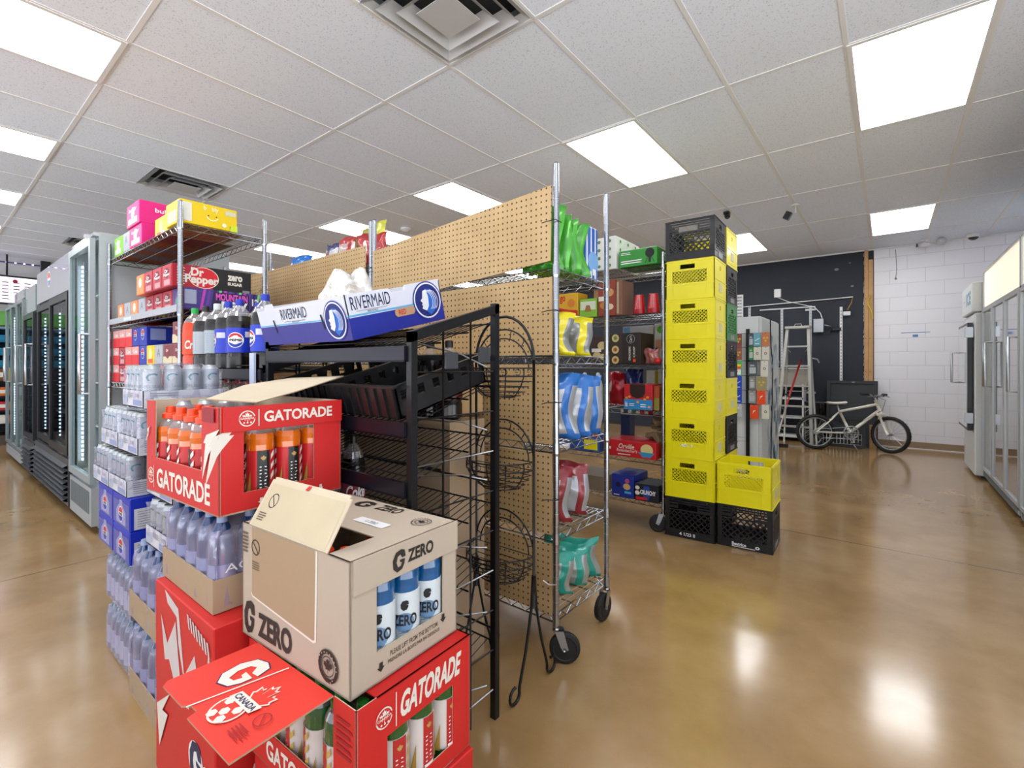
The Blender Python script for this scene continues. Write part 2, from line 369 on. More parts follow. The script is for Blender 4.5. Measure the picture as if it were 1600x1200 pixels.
colw = {-9.325: 'sixth', -7.495: 'fifth', -5.665: 'fourth', -3.835: 'third', -2.005: 'second', -.175: 'first'}
roww = {-4.15: 'rearmost row behind the camera', -.49: 'row above the drink stacks', 3.17: 'middle row', 6.83: 'row by the dark back wall'}
for i, (x, y) in enumerate(lights):
    lb = 'bright rectangular ceiling light in the %s, %s from the right' % (roww[y], colw[x])
    if i == 0: t0.location = (x+.305, y+.61, CEIL); t0['label'] = lb
    else: dup(t0, lb, (x+.305, y+.61, CEIL))
vw = ['square white ceiling air vent above the soda shelving', 'square white ceiling air vent at the top edge nearest the camera', 'square white ceiling air vent farthest away, above the glass coolers']
t1 = thing('ceiling_vent', vw[0], 'air vent', (vents[0][0]+.305, vents[0][1]+.305, CEIL), 0, 'ceiling air vents')
mb = MB(); VG = mat('#d6d8da', .45, .1, .03)
mb.box(-.305,-.305,.1,.305,.305,.11, mat('#3a3c3f', .8)); mb.build('duct_opening', t1)
mb = MB()
for r0, r1, z0, z1 in ((.305,.255,-.006,.0),(.25,.19,-.022,.012),(.18,.12,-.03,.0)):
    for k in range(4):
        mb.T = Matrix.Rotation(math.pi/2*k, 4, 'Z')
        mb.add([(-r0,-r0,z0),(r0,-r0,z0),(r1,-r1,z1+.02),(-r1,-r1,z1+.02)], [(0,1,2,3)], VG)
mb.T = Matrix(); mb.box(-.11,-.11,-.03,.11,.11,-.026, VG); mb.build('louvre', t1)
for w, (x, y) in list(zip(vw, vents))[1:]: dup(t1, w, (x+.305, y+.305, CEIL))

# ------------------------------------------------------------------ wire shelving
def wire_shelf_mesh(L, D, m=CHROME, step=.025):
    """wire shelf from (0,0) to (L,D), top at z=0"""
    mb = MB(); r = .0022
    for y in (.012, D-.012):
        mb.rod((.01,y,0),(L-.01,y,0),.0035,m,5); mb.rod((.01,y,-.032),(L-.01,y,-.032),.0035,m,5)
        n = max(2, int(L/.075)); p = []
        for i in range(n*2+1): p.append((.015+(L-.03)*i/(2*n), y, -.002 if i % 2 else -.031))
        mb.tube(p, .0022, m, 4)
    for x in (.012, L-.012):
        mb.rod((x,.01,0),(x,D-.01,0),.0035,m,5); mb.rod((x,.01,-.032),(x,D-.01,-.032),.0035,m,5)
        n = max(2, int(D/.075)); p = []
        for i in range(n*2+1): p.append((x, .015+(D-.03)*i/(2*n), -.002 if i % 2 else -.031))
        mb.tube(p, .0022, m, 4)
    k = int((L-.03)/step)
    for i in range(1, k): mb.rod((.012+(L-.024)*i/k, .012, .002), (.012+(L-.024)*i/k, D-.012, .002), .0018, m, 4)
    for j in (1, 2): mb.rod((.012, D*j/3, -.004), (L-.012, D*j/3, -.004), .0032, m, 4)
    for x in (0, L):
        for y in (0, D): mb.lathe([(.014,-.04),(.0155,-.03),(.014,.012)], m, 10, (x,y,0))
    return mb
def post_mesh(h, m=CHROME):
    mb = MB(); mb.lathe([(.0125,0),(.0125,h-.006),(.010,h)], m, 12)
    z = .1
    while z < h-.03: mb.lathe([(.0128,z),(.0128,z+.0015)], GALV, 10); z += .0254*2
    return mb
def caster(par, x, y, yaw, dia=.125):
    r = dia/2; q = MB(); q.T = Matrix.Translation((x,y,0)) @ Matrix.Rotation(R(yaw),4,'Z')
    q.lathe([(.014,dia+.018),(.0155,dia+.012),(.0155,dia+.006),(.01,dia+.004)], CHROME, 12)
    for s in (-1, 1): q.add([(-.005,s*.02,dia+.01),(.03,s*.02,dia+.01),(.05,s*.02,r),(.03,s*.02,r-.01),(.018,s*.02,r+.01)], [(0,1,2,3,4)], GALV); q.add([(-.005,s*.017,dia+.01),(.03,s*.017,dia+.01),(.05,s*.017,r),(.03,s*.017,r-.01),(.018,s*.017,r+.01)], [(0,1,2,3,4)], GALV)
    q.rod((.035,-.022,r),(.035,.022,r),.007,GALV,8)
    o = q.build('caster', par)
    w = MB(); w.T = Matrix.Translation((x,y,0)) @ Matrix.Rotation(R(yaw),4,'Z') @ Matrix.Translation((.035,0,r)) @ Matrix.Rotation(R(90),4,'X')
    w.lathe([(.012,-.015),(r*.7,-.013),(r*.78,-.015),(r*.97,-.012),(r,-.006),(r,.006),(r*.97,.012),(r*.78,.015),(r*.7,.013),(.012,.015)], RUBBER, 24)
    w.build('wheel', o)
SH = {}
def wire_unit(label, x, y, L, D, levels, ptop, group=None, casters=True, zbot=.125, panels=None, zsolid=None, name='wire_shelving_cart'):
    t = thing(name, label, 'wire shelf', (x, y, 0), 0, group)
    base = .145 if casters else 0
    if (L, D) not in SH: SH[(L, D)] = None
    for z in levels:
        if SH[(L, D)] is None: o = wire_shelf_mesh(L, D).build('shelf', t); SH[(L, D)] = o
        else: o = SH[(L, D)].copy(); C.objects.link(o); o.parent = t
        o.location = (0, 0, z)
    pm = None
    for a in (0, L):
        for b in (0, D):
            if pm is None: o = post_mesh(ptop-base).build('post', t); pm = o
            else: o = pm.copy(); C.objects.link(o); o.parent = t
            o.location = (a, b, base)
            if casters: caster(t, a, b, {(0,0):88,(L,0):33 if name.endswith('cart') and x>-2.4 and y<2 else (200 if y>2 else 92),(0,D):-88,(L,D):-92}[(a,b)])
    return t
CL = [.183, .509, .874, 1.239, 1.596]
carts = []
for k, (x, LL, lab) in enumerate(((-2.264, 1.214, 'chrome wire cart backed with pegboard, right end of the row, with chip bags'), (-3.51, 1.214, 'chrome wire cart backed with pegboard, middle of the row'), (-4.32, .77, 'chrome wire cart backed with pegboard, far left end of the row'))):
    t = wire_unit(lab, x, 1.617, LL, .44, CL, 2.02, 'pegboard backed wire carts'); carts.append(t)
    gaps = [(.187,.475),(.513,.84),(.878,1.205),(1.243,1.56)]
    for (a, b) in gaps:
        q = MB(); q.box(.014, -.008, a, LL-.014, -.003, b, PEG); q.build('pegboard_panel', t)
    q = MB()
    if k == 0:
        q.add([(.012,-.021,1.53),(1.2,-.021,1.622),(1.205,-.021,1.925),(.02,-.021,1.835),(.012,-.0165,1.53),(1.2,-.0165,1.622),(1.205,-.0165,1.925),(.02,-.0165,1.835)],
              [(0,1,2,3),(7,6,5,4),(0,4,5,1),(1,5,6,2),(2,6,7,3),(3,7,4,0)], PEG)
    else: q.box(.012,-.021,1.6,LL-.024,-.0165,1.88,PEG)
    q.build('pegboard_panel', t)
    for z in (1.78, 1.42, 1.05, .66) if k == 0 else (1.75,):
        q = MB()
        q.tube([(LL-.044,-.04,z-.006),(LL-.024,-.03,z),(LL+.014,-.025,z+.002),(LL+.014,.018,z)], .002, INK, 5); q.build('zip_tie', t)
    q = MB(); q.tube([(.03,-.03,1.72),(-.014,-.03,1.722)], .002, INK, 5); q.build('zip_tie', t)
    if k == 0: q = MB(); q.tube([(1.17,-.03,.33),(1.2,-.03,.32),(1.228,-.02,.325)], .0022, WHITE, 5); q.build('zip_tie', t)

# soda shelving at the left
sx0, sx1, sy0, sy1 = -4.36, -2.92, .88, 1.31
soda = wire_unit('tall chrome wire shelf stacked with soda cartons, beside the glass door cooler', sx0, sy0, sx1-sx0, sy1-sy0, [.15,.62,1.08,1.5,1.955], 2.07, casters=False, name='wire_shelving_unit')
mb = MB(); mb.box(.02,-.012,1.485,1.42,-.004,1.522, mat('#b9bdc6', .4)); mb.box(.43,-.014,1.49,.6,-.012,1.512, mat('#d9e6e8', .5)); mb.build('price_rail', soda)
mb = MB(); mb.box(-.72,-.19,0,.35,.18,.006, mat('#7a5742', .8, 0, .15, 5)); mb.box(.36,-.19,0,.62,.12,.006, mat('#c7a56c', .8, 0, .15, 5))
single(mb, 'cardboard_sheet', 'flat brown cardboard sheet lining the top of the soda shelf', 'cardboard', (-3.62, 1.09, 1.9595))

# shelving behind the carts
ux0, ux1, uy0, uy1 = -2.5, -1.264, 3.355, 3.8
unit2 = wire_unit('chrome wire shelf of groceries behind the yellow crates', ux0, uy0, ux1-ux0, uy1-uy0, [.2,.51,.869,1.21,1.58,1.935], 2.02, name='wire_shelving_unit')
class CylFace(Face):
    """prints wrapped round a cylinder: a runs round, b up"""
    def __init__(s, mb, c, r, z0, h, mid, span):
        s.mb = mb; s.c = c; s.r = r; s.z0 = z0; s.h = h; s.mid = mid; s.span = span; s.k = 0
        s.u = Vector((r*R(span), 0, 0)); s.v = Vector((0, 0, h))
    def P(s, a, b):
        t = R(s.mid + (a-.5)*s.span); r = s.r + s.off
        return (s.c[0] + r*math.cos(t), s.c[1] + r*math.sin(t), s.z0 + s.h*b)
    def poly(s, pts, m):
        # fan from the centre keeps the print on the curved surface
        cx = sum(p[0] for p in pts)/len(pts); cy = sum(p[1] for p in pts)/len(pts); n = len(pts)
        s.mb.add([s.P(cx, cy)] + [s.P((p[0]+cx)/2, (p[1]+cy)/2) for p in pts] + [s.P(*p) for p in pts],
                 [(0, 1+i, 1+(i+1) % n) for i in range(n)] + [(1+i, n+1+i, n+1+(i+1) % n, 1+(i+1) % n) for i in range(n)], m); s.k += 1; return s
    def rect(s, a, b, c, d, m):
        n = max(1, int((c-a)*s.span/12)); V = []
        for i in range(n+1): x = a+(c-a)*i/n; V += [s.P(x, b), s.P(x, d)]
        s.mb.add(V, [(2*i, 2*i+2, 2*i+3, 2*i+1) for i in range(n)], m); s.k += 1; return s

# ------------------------------------------------------------------ prints
CREAM = mat('#f3ede0', .5); GREY = mat('#8d8f94', .5); NAVY = mat('#13204f', .5); ORANGE = mat('#ff4d10', .4, 0, .04, coat=.3); PRINTBR = mat('#6d5a46', .7)
def canada(f, a, b, s, fg, bg, q=1):
    """round badge with a leaf, s = radius in metres"""
    f.disc(a, b, s, fg, 24); f.disc(a, b, s*.86, bg, 24)
    w, h = s/f.u.length, s/f.v.length
    f.shape(LEAF, a, b+.15*h, 1.25*w, 1.25*h, fg)
    f.rect(a-.95*w, b-.16*h, a+.95*w, b+.22*h, bg); f.text('CANADA', a-.85*w, b-.1*h, a+.85*w, b+.16*h, fg, .03)
    for k in (-.4, 0, .4): f.disc(a+k*w, b-.5*h, s*.12, fg, 6)
def no_cut(f, a, b, r, m):
    f.ring(a, b, r, r*.14, m, 24); f.line(a-.7*r/f.u.length, b+.7*r/f.v.length, a+.7*r/f.u.length, b-.7*r/f.v.length, r*.14, m)
def down_arrow(f, a, b, s, m):
    w, h = s/f.u.length, s/f.v.length
    f.poly([(a-.45*w,b+h),(a+.45*w,b+h),(a+.45*w,b),(a+w,b),(a,b-h),(a-w,b),(a-.45*w,b)], m)
def globe(f, a, b, r):
    """round red, white and blue emblem"""
    f.disc(a, b, r*1.12, WHITE, 24)
    w, h = r/f.u.length, r/f.v.length
    f.poly([(a+w*math.cos(R(t)), b+h*math.sin(R(t))) for t in range(15, 166, 10)], RED)
    f.poly([(a+w*math.cos(R(t)), b+h*math.sin(R(t))) for t in range(195, 346, 10)], BLUE)
    f.text('PEPSI', a-.8*w, b-.17*h, a+.8*w, b+.17*h, INK, .04)

# ------------------------------------------------------------------ sports drink bottles
def sports_bottle(liq, cap, label_cols, H=.252, r=.0355, name='sports_drink_bottle', dark=None, txt='G', mid=-55):
    t = thing(name, '', 'drink bottle')
    L = mat(liq, .12, 0, .05, coat=.8); CL = clear_mat('clear_plastic', '#f7f7f7', .2, .12)
    mb = MB(); h = H
    mb.lathe([(r*.8,0,L),(r,.008,L),(r,.06*h/.25,L),(r*.97,.16*h/.25,L),(r*1.0,.175*h/.25,L),(r*.93,.19*h/.25,CL),(r*.7,.205*h/.25,CL),(r*.45,.215*h/.25,CL),(r*.43,.222*h/.25,CL)], L, 18)
    mb.build('bottle_body', t)
    c = MB(); K = mat(cap, .35, 0, .04); z = .213*h/.25
    c.lathe([(r*.62,z),(r*.63,z+.014),(r*.58,z+.016),(r*.38,z+.018),(r*.36,z+.033),(r*.33,z+.036)], K, 16); c.build('cap', t)
    q = MB(); a, b = .03*h/.25, .145*h/.25; base = mat(label_cols[0], .35, 0, .03)
    q.lathe([(r*1.012,a),(r*1.012,b)], base, 20)
    for s in ((-40, 80, 200) if len(label_cols) > 2 else (0, 120, 240)):
        f = CylFace(q, (0,0), r*1.012, a, b-a, mid+s, 115)
        if len(label_cols) > 2:
            f.rect(.12, 0, .55, 1, mat(label_cols[1], .35)); f.shape(LEAF, .33, .82, .2, .14, mat('#c9a25a', .4)); f.lines(.2, .1, .48, .66, 7, WHITE, .3); f.rect(.16, .02, .5, .09, WHITE)
            for k in range(4): f.poly([(.58, .05+.24*k), (.72, .15+.24*k), (.72, .27+.24*k), (.58, .17+.24*k)], mat(label_cols[2], .4))
            f.poly([(.76,0),(.95,.0),(.95,.55)], mat('#b8923f', .4))
        else:
            K2 = mat('#3c4c5c', .5); f.disc(.5, .42, r*.62, mat(label_cols[1], .4)); f.shape(GEE, .5, .76, .28, .2, INK); f.text('ZERO', .1, .36, .9, .58, INK, .03)
            f.rect(.0, .05, 1, .12, K2); f.lines(.3, .2, .7, .28, 2, GREY, .3)
    q.build('label', t)
    return t
def rows(proto, spots, labels, group, jit=25):
    for i, (p, lb) in enumerate(zip(spots, labels)):
        if i == 0: proto.location = p; proto['label'] = lb; proto['group'] = group
        else: dup(proto, lb, p, random.uniform(-jit, jit), group)

# window case: local box x -W..0, y 0..D, z 0..H, empty at the near corner
TH = .004
def wall_x(mb, W, H, y, wins, m, inner):
    """wall in the xz plane, thickness towards +y, wins = list of (x0,z0,x1,z1)"""
    xs = sorted({-W, 0.0, *[w[0] for w in wins], *[w[2] for w in wins]})
    for a, b in zip(xs, xs[1:]):
        ws = [w for w in wins if w[0] < (a+b)/2 < w[2]]; z = 0
        for w in sorted(ws, key=lambda w: w[1]):
            if w[1] > z: mb.box(a, y, z, b, y+TH*.5, w[1], m); mb.box(a, y+TH*.5, z, b, y+TH, w[1], inner)
            z = w[3]
        if z < H: mb.box(a, y, z, b, y+TH*.5, H, m); mb.box(a, y+TH*.5, z, b, y+TH, H, inner)
def wall_y(mb, D, H, x, wins, m, inner):
    ys = sorted({0.0, D, *[w[0] for w in wins], *[w[2] for w in wins]})
    for a, b in zip(ys, ys[1:]):
        ws = [w for w in wins if w[0] < (a+b)/2 < w[2]]; z = 0
        for w in sorted(ws, key=lambda w: w[1]):
            if w[1] > z: mb.box(x-TH*.5, a, z, x, b, w[1], m); mb.box(x-TH, a, z, x-TH*.5, b, w[1], inner)
            z = w[3]
        if z < H: mb.box(x-TH*.5, a, z, x, b, H, m); mb.box(x-TH, a, z, x-TH*.5, b, H, inner)

# 1. raised red case, stack by the wire shelf
GW, GD, GH = .485, .35, .275
top = thing('drink_case', 'open red case of orange sports drink standing highest, with a raised cardboard lid', 'drink case', (-1.312, .478, .818), 3)
mb = MB(); RC = mat('#d9211f', .5, 0, .04, 6)
wall_x(mb, GW, GH, 0, [(-.42, .105, -.1, GH)], RC, CARDIN); wall_y(mb, GD, GH, 0, [(.06, .05, .26, .21)], RC, CARDIN)
wall_x(mb, GW, GH, GD-TH, [], CARDIN, RC); mb.box(-GW, 0, 0, -GW+TH, GD, GH, CARDIN); mb.box(-GW, 0, 0, 0, GD, .004, CARDIN)
f = Face(mb, (-GW, 0, 0), (GW, 0, 0), (0, 0, GH))
f.text('GATORADE', .17, .075, .9, .28, CREAM, .03); canada(f, .08, .18, .024, CREAM, RC); f.rect(.135, .06, .14, .3, CREAM)
f.poly([(.0,.53),(.07,.72),(.03,.68),(.05,.62)], CREAM); f.rect(.82, .86, .96, .99, mat('#a32733', .6)); f.shape(BOLT, .925, .56, .2, .5, CREAM)
f = Face(mb, (0, 0, 0), (0, GD, 0), (0, 0, GH))
f.shape(BOLT, .01, .56, .2, .5, CREAM); down_arrow(f, .3, .07, .009, CREAM); down_arrow(f, .8, .07, .009, CREAM)
mb.build('case_body', top)
mb = MB(); mb.box(.0005, .008, .212, .004, GD, GH+.001, RC); f = Face(mb, (.004, .008, .212), (0, GD-.008, 0), (0, 0, GH-.212))
f.text('GATORADE', .3, .28, .9, .76, CREAM, .03); f.rect(.255, .15, .262, .85, CREAM); canada(f, .17, .5, .021, CREAM, RC); mb.build('header_flap', top)
mb = MB(); a = [(-.3,.09,.278),(-.045,.115,.278),(-.1,.25,.297),(-.395,.25,.313),(-.085,.42,.345),(-.405,.42,.333)]
for q in (0, .003): mb.add([(x,y,z+q) for x,y,z in a], [(0,1,2,3),(3,2,4,5)], CARDIN)
for e in ((0,1),(1,2),(2,4),(4,5),(5,3),(3,0)): mb.add([a[e[0]],a[e[1]],(a[e[1]][0],a[e[1]][1],a[e[1]][2]+.003),(a[e[0]][0],a[e[0]][1],a[e[0]][2]+.003)], [(0,1,2,3)], CARD)
mb.build('lid_flap', top)
ob = sports_bottle('#e8700a', '#ff4a12', ('#d3262a', '#1b1714', '#f2ece4'))
M = top.matrix_basis; sp = []; lb = []
for i in range(5): sp.append(M @ Vector((-.43+.078*i, .045, .005))); lb.append('orange sports drink bottle in the raised red case, front row, %s from the left' % ORD[i])
for i in range(3): sp.append(M @ Vector((-.045, .125+.078*i, .005))); lb.append('orange sports drink bottle in the raised red case, right side, %s behind corner' % ORD[i])
for i in range(4): sp.append(M @ Vector((-.43+.078*i, .123, .005))); lb.append('orange sports drink bottle in the raised red case, second row, %s from the left' % ORD[i])
rows(ob, sp, lb, 'orange drink bottles in the raised red case')

# 2. kraft case on the near stack
ZW, ZD, ZH = .43, .313, .275
KR = mat('#c4b4a0', .75, 0, .04, 5); KR2 = mat('#b49a7a', .8, 0, .05, 5); DK = mat('#2b241f', .6)
zc = thing('drink_case', 'tan cardboard case of blue sports drink with a lifted front flap, nearest the camera', 'drink case', (-.831, .537, .536), 3.2)
mb = MB()
wall_x(mb, ZW, ZH, 0, [], KR, CARDIN); wall_y(mb, ZD, ZH, 0, [(.065, .065, .265, .205)], KR, CARDIN)
wall_x(mb, ZW, ZH, ZD-TH, [], CARDIN, KR); mb.box(-ZW, 0, 0, -ZW+TH, ZD, ZH, KR); mb.box(-ZW, 0, 0, 0, ZD, .004, CARDIN)
# lid with an opening behind the lifted flap
mb.box(-ZW, 0, ZH-.003, -.395, ZD, ZH, KR); mb.box(-.395, .12, ZH-.003, 0, ZD, ZH, KR); mb.box(-.075, 0, ZH-.003, 0, .12, ZH, KR)
tf = Face(mb, (-ZW, 0, ZH), (ZW, 0, 0), (0, ZD, 0))
tf.text('ZERO', .42, .82, .62, .95, DK, .03); tf.shape(GEE, .3, .86, .16, .16, DK); tf.rect(.5, .52, .76, .62, WHITE); tf.text('G ZERO', .58, .55, .68, .59, GREY)
tf.ring(.86, .8, .026, .002, DK); tf.ring(.86, .8, .017, .002, DK); tf.shape(LEAF, .86, .8, .05, .07, DK)
for k in range(16): tf.disc(.86+.0215/ZW*math.cos(R(22*k)), .8+.0215/ZD*math.sin(R(22*k)), .0016, DK, 5)
f = Face(mb, (-ZW, 0, 0), (ZW, 0, 0), (0, 0, ZH))
f.poly([(.1,.4),(.115,.37),(.71,.27),(.735,.29),(.745,.99),(.1,.99)], CREAM); f.poly([(.105,.41),(.12,.385),(.705,.29),(.72,.3),(.73,.99),(.105,.99)], KR2)
f.shape(GEE, .085, .18, .13, .3, DK); f.text('ZERO', .18, .06, .52, .27, DK, .04); no_cut(f, .155, .82, .019, DK); f.lines(.12, .62, .2, .7, 4, PRINTBR)
f.lines(.01, .74, .08, .93, 6, PRINTBR, .5)
f.ring(.84, .17, .034, .009, DK, 28); f.ring(.84, .17, .021, .002, DK, 28); f.shape(LEAF, .84, .175, .07, .11, DK)
for k in range(20): f.disc(.84+.0295/ZW*math.cos(R(18*k)), .17+.0295/ZH*math.sin(R(18*k)), .0018, KR, 5)
f = Face(mb, (0, 0, 0), (0, ZD, 0), (0, 0, ZH))
f.text('PLEASE LIFT FROM THE BOTTOM', .32, .15, .78, .19, PRINTBR, .02); f.text('PRENDRE LA BOITE PAR EN DESSOUS', .3, .1, .8, .13, PRINTBR, .02)
down_arrow(f, .24, .11, .01, DK); down_arrow(f, .84, .19, .01, DK)
mb.build('case_body', zc)
mb = MB(); mb.box(.0005, .006, .205, .0035, ZD, ZH+.0005, KR); f = Face(mb, (.0035, .006, .205), (0, ZD-.006, 0), (0, 0, ZH-.205))
f.text('ZERO', .46, .3, .72, .72, DK, .04); f.shape(GEE, .38, .48, .13, .68, DK); mb.build('header_flap', zc)
mb = MB(); mb.T = Matrix.Translation((-.395, .001, ZH)) @ Matrix.Rotation(R(58), 4, 'X')
mb.box(0, 0, 0, .32, .115, .003, CARDIN); mb.box(.008, .115, 0, .312, .122, .003, CARDIN)
f = Face(mb, (.32, 0, 0), (-.32, 0, 0), (0, .12, 0)); f = Face(mb, (0, 0, .003), (.32, 0, 0), (0, .12, 0))
f.rect(.03, .02, .97, .88, mat('#cfc0a0', .75)); no_cut(f, .16, .55, .018, DK); f.lines(.06, .12, .17, .3, 4, PRINTBR, .5)
f.poly([(.47,.9),(.49,.99),(.53,1.0),(.51,.9)], RED)
# the printed side looks towards the camera
for i, v in enumerate(mb.v): pass
mb.build('lifted_flap', zc)
bb = sports_bottle('#0c5f9c', '#0e4a86', ('#dfe9ee', '#6f94b8'), H=.25, mid=-39)
M = zc.matrix_basis; sp = [M @ Vector((-.042, .105+.073*i, .005)) for i in range(3)]
rows(bb, sp, ['blue sports bottle with white label in the tan case window, %s from near corner' % o for o in ORD[:3]], 'blue drink bottles in the tan case', 4)
b2 = sports_bottle('#0c5f9c', '#ff4a12', ('#dfe9ee', '#6f94b8'), H=.25)
rows(b2, [M @ Vector((-.12+.0-.08*i, .075, .005)) for i in range(3)] + [M @ Vector((-.125, .15, .005))], ['orange capped bottle under the lifted flap of the tan case, %s from right' % o for o in ORD[:3]] + ['orange capped bottle deep under the lid opening of the tan case'], 'orange capped bottles in the tan case')

# 3. red case below it, front flap lying open
rcs = thing('drink_case', 'red case of green sports drink under the tan case, its logo flap lying open', 'drink case', (-.8, .53, .261), 2)
RH = .272; mb = MB()
wall_y(mb, .33, RH, 0, [(.075, .04, .27, .18)], RC, CARDIN); wall_x(mb, .43, RH, .33-TH, [], CARDIN, RC); mb.box(-.43, 0, 0, -.43+TH, .33, RH, RC); mb.box(-.43, 0, 0, 0, .33, .004, CARDIN)
wall_x(mb, .43, RH, 0, [(-.37, .08, -.075, RH)], RC, CARDIN); mb.box(-.43, .05, RH-.003, 0, .33, RH, RC)
f = Face(mb, (-.43, 0, 0), (.43, 0, 0), (0, 0, RH)); f.text('GATORADE', .2, .07, .8, .24, CREAM, .03); f.lines(.85, .6, .98, .9, 6, DRED, .5)
f = Face(mb, (0, 0, 0), (0, .33, 0), (0, 0, RH)); f.text('GATORADE', .33, .72, .9, .92, CREAM, .04, .3); f.rect(.29, .69, .298, .95, CREAM); canada(f, .2, .82, .021, CREAM, RC)
mb.build('case_body', rcs)
mb = MB(); fl = Matrix.Translation((-.405, -.19, RH-.006)) @ Matrix.Rotation(R(1.5), 4, 'X'); mb.T = fl
RED_LIT = mat('#ee3a2c', .5, 0, .04)  # case red made lighter: light from above put into the flap's colour
P = [(0,.012),(.012,0),(.11,.0),(.125,.012),(.15,.012),(.155,-.006),(.33,-.006),(.33,.19),(.02,.19)]
mb.add([(x,y,.0035) for x,y in P], [tuple(range(len(P)))], RED_LIT); mb.add([(x,y,0) for x,y in P], [tuple(range(len(P)))[::-1]], CARDIN)
n = len(P); mb.add([(x,y,0) for x,y in P]+[(x,y,.0035) for x,y in P], [(i,(i+1)%n,n+(i+1)%n,n+i) for i in range(n)], CARD)
f = Face(mb, (0,0,.0035), (.33,0,0), (0,.19,0))
for m_, s_ in ((NAVY, 1.06), (CREAM, 1)): f.shape(GEE, .33, .62, .25*s_, .5*s_, m_)
f.line(.37, .02, .53, .96, .004, CREAM)
f.shape(LEAF, .665, .52, .2, .46, CREAM); f.shape(LEAF, .665, .52, .17, .39, RED_LIT); f.disc(.6, .26, .037, CREAM, 24); f.disc(.6, .26, .033, RED_LIT, 24)
for (a, b) in ((.6,.22),(.54,.32),(.66,.3),(.56,.13),(.65,.14)): f.disc(a, b, .0105, CREAM, 6)
f.poly([(.5,.34),(.52,.46),(.76,.46),(.74,.34)], CREAM); f.text('CANADA', .525, .365, .74, .435, NAVY, .03); no_cut(f, .86, .38, .017, DRED); f.lines(.78, .1, .92, .24, 4, DRED, .4)
mb.build('open_flap', rcs)
gb = sports_bottle('#175a1c', '#1d6b22', ('#e8ded8', '#c62b2b', '#d8b25a'), H=.25)
M = rcs.matrix_basis
rows(gb, [M @ Vector((-.04-.075*i, .045, .005)) for i in range(5)] + [M @ Vector((-.04, .12+.075*i, .005)) for i in range(3)],
     ['green sports drink bottle in the lower red case, front row, %s from corner' % ORD[i] for i in range(5)] + ['green sports drink bottle in the lower red case, side row, %s behind the corner' % ORD[i] for i in range(3)], 'green drink bottles in the lower red case')

# closed red cartons below
def deco_bolt(f, r, t):
    S = mat('#ded4d2', .5)
    f.poly([(.2,.98),(.45,.9),(.55,.3),(.72,.6),(.85,.1),(.93,.75),(.98,.55),(.95,.1),(.88,-0.0+.02),(.75,.35),(.62,.02),(.45,.55),(.42,.8),(.25,.86)], S)
    f.poly([(.12,.7),(.25,.45),(.4,.75),(.5,.12),(.42,.05),(.28,.3),(.2,.25)], S)
    for k in range(8): f.poly([(.6+.045*k,.93-.012*k),(.625+.045*k,.93-.012*k),(.65+.045*k,.8-.012*k),(.63+.045*k,.8-.012*k)], S)
    f.shape(GEE, .62, .14, .12, .2, WHITE); r.text('GATORADE', .15, .4, .85, .62, CREAM, .03)
def deco_g(f, r, t):
    f.disc(.72, .62, .05, WHITE); f.shape(GEE, .72, .62, .2, .36, NAVY); canada(f, .88, .6, .026, CREAM, RC); f.poly([(.05,.7),(.3,.95),(.16,.7),(.26,.72),(.1,.3)], CREAM)
    r.text('GATORADE', .12, .4, .88, .62, CREAM, .03)
carton('drink_carton', 'closed red carton with white lightning print under the blue water pack', 'drink carton', -1.71, .452, .29, -1.272, .8, .565, RC, deco_bolt, 'closed red drink cartons')
carton('drink_carton', 'closed red carton with round letter logo on the floor under the lightning carton', 'drink carton', -1.72, .456, 0, -1.275, .8, .288, RC, deco_g, 'closed red drink cartons')
carton('drink_carton', 'closed red carton on the floor under the open flap case', 'drink carton', -1.235, .53, 0, -.8, .86, .259, RC, deco_g, 'closed red drink cartons')

# ------------------------------------------------------------------ shrink wrapped packs
def film_mesh(W, D, h0, H, nx, ny, amp, m, shoulder=.62):
    """wavy shrink film over bottles; x 0..W, y 0..D, from h0 up to H"""
    mb = MB(); per = 2*(W+D); NU = (nx+ny)*2*6
    def base(s):
        s = (s % 1) * per
        if s < W: x, y, nxn, nyn, ph = s, 0, 0, -1, s/W*nx
        elif s < W+D: x, y, nxn, nyn, ph = W, s-W, 1, 0, (s-W)/D*ny
        elif s < 2*W+D: x, y, nxn, nyn, ph = W-(s-W-D), D, 0, 1, (s-W-D)/W*nx
        else: x, y, nxn, nyn, ph = 0, D-(s-2*W-D), -1, 0, (s-2*W-D)/D*ny
        return x, y, nxn, nyn, ph
    def fn(u, v):
        x, y, a, b, ph = base(u); w = abs(math.sin(math.pi*ph))
        if v <= .7:
            t = v/.7; z = h0 + (H-h0)*.86*t
            sh = max(0, (z/H-shoulder)/(.86-shoulder+1e-6)); inset = .002 + (1-w)*amp*(.35+.65*math.sin(math.pi*min(1,t*1.1))) + sh*sh*.022
            k = noise.noise(Vector((x*30, y*30, z*25)))*.0018
            return (x - a*(inset+k), y - b*(inset+k), z)
        t = (v-.7)/.3; x0, y0 = x - a*.024, y - b*.024
        cx, cy = W/2, D/2; q = t**.8
        X = x0+(cx-x0)*q; Y = y0+(cy-y0)*q
        return (X, Y, H*(.86+.14*min(1, t*3)) - .012*abs(math.sin(math.pi*X/W*nx))*abs(math.sin(math.pi*Y/D*ny)) + noise.noise(Vector((X*22, Y*22, 0)))*.004 - .006)
    mb.grid(fn, NU, 14, m)
    return mb
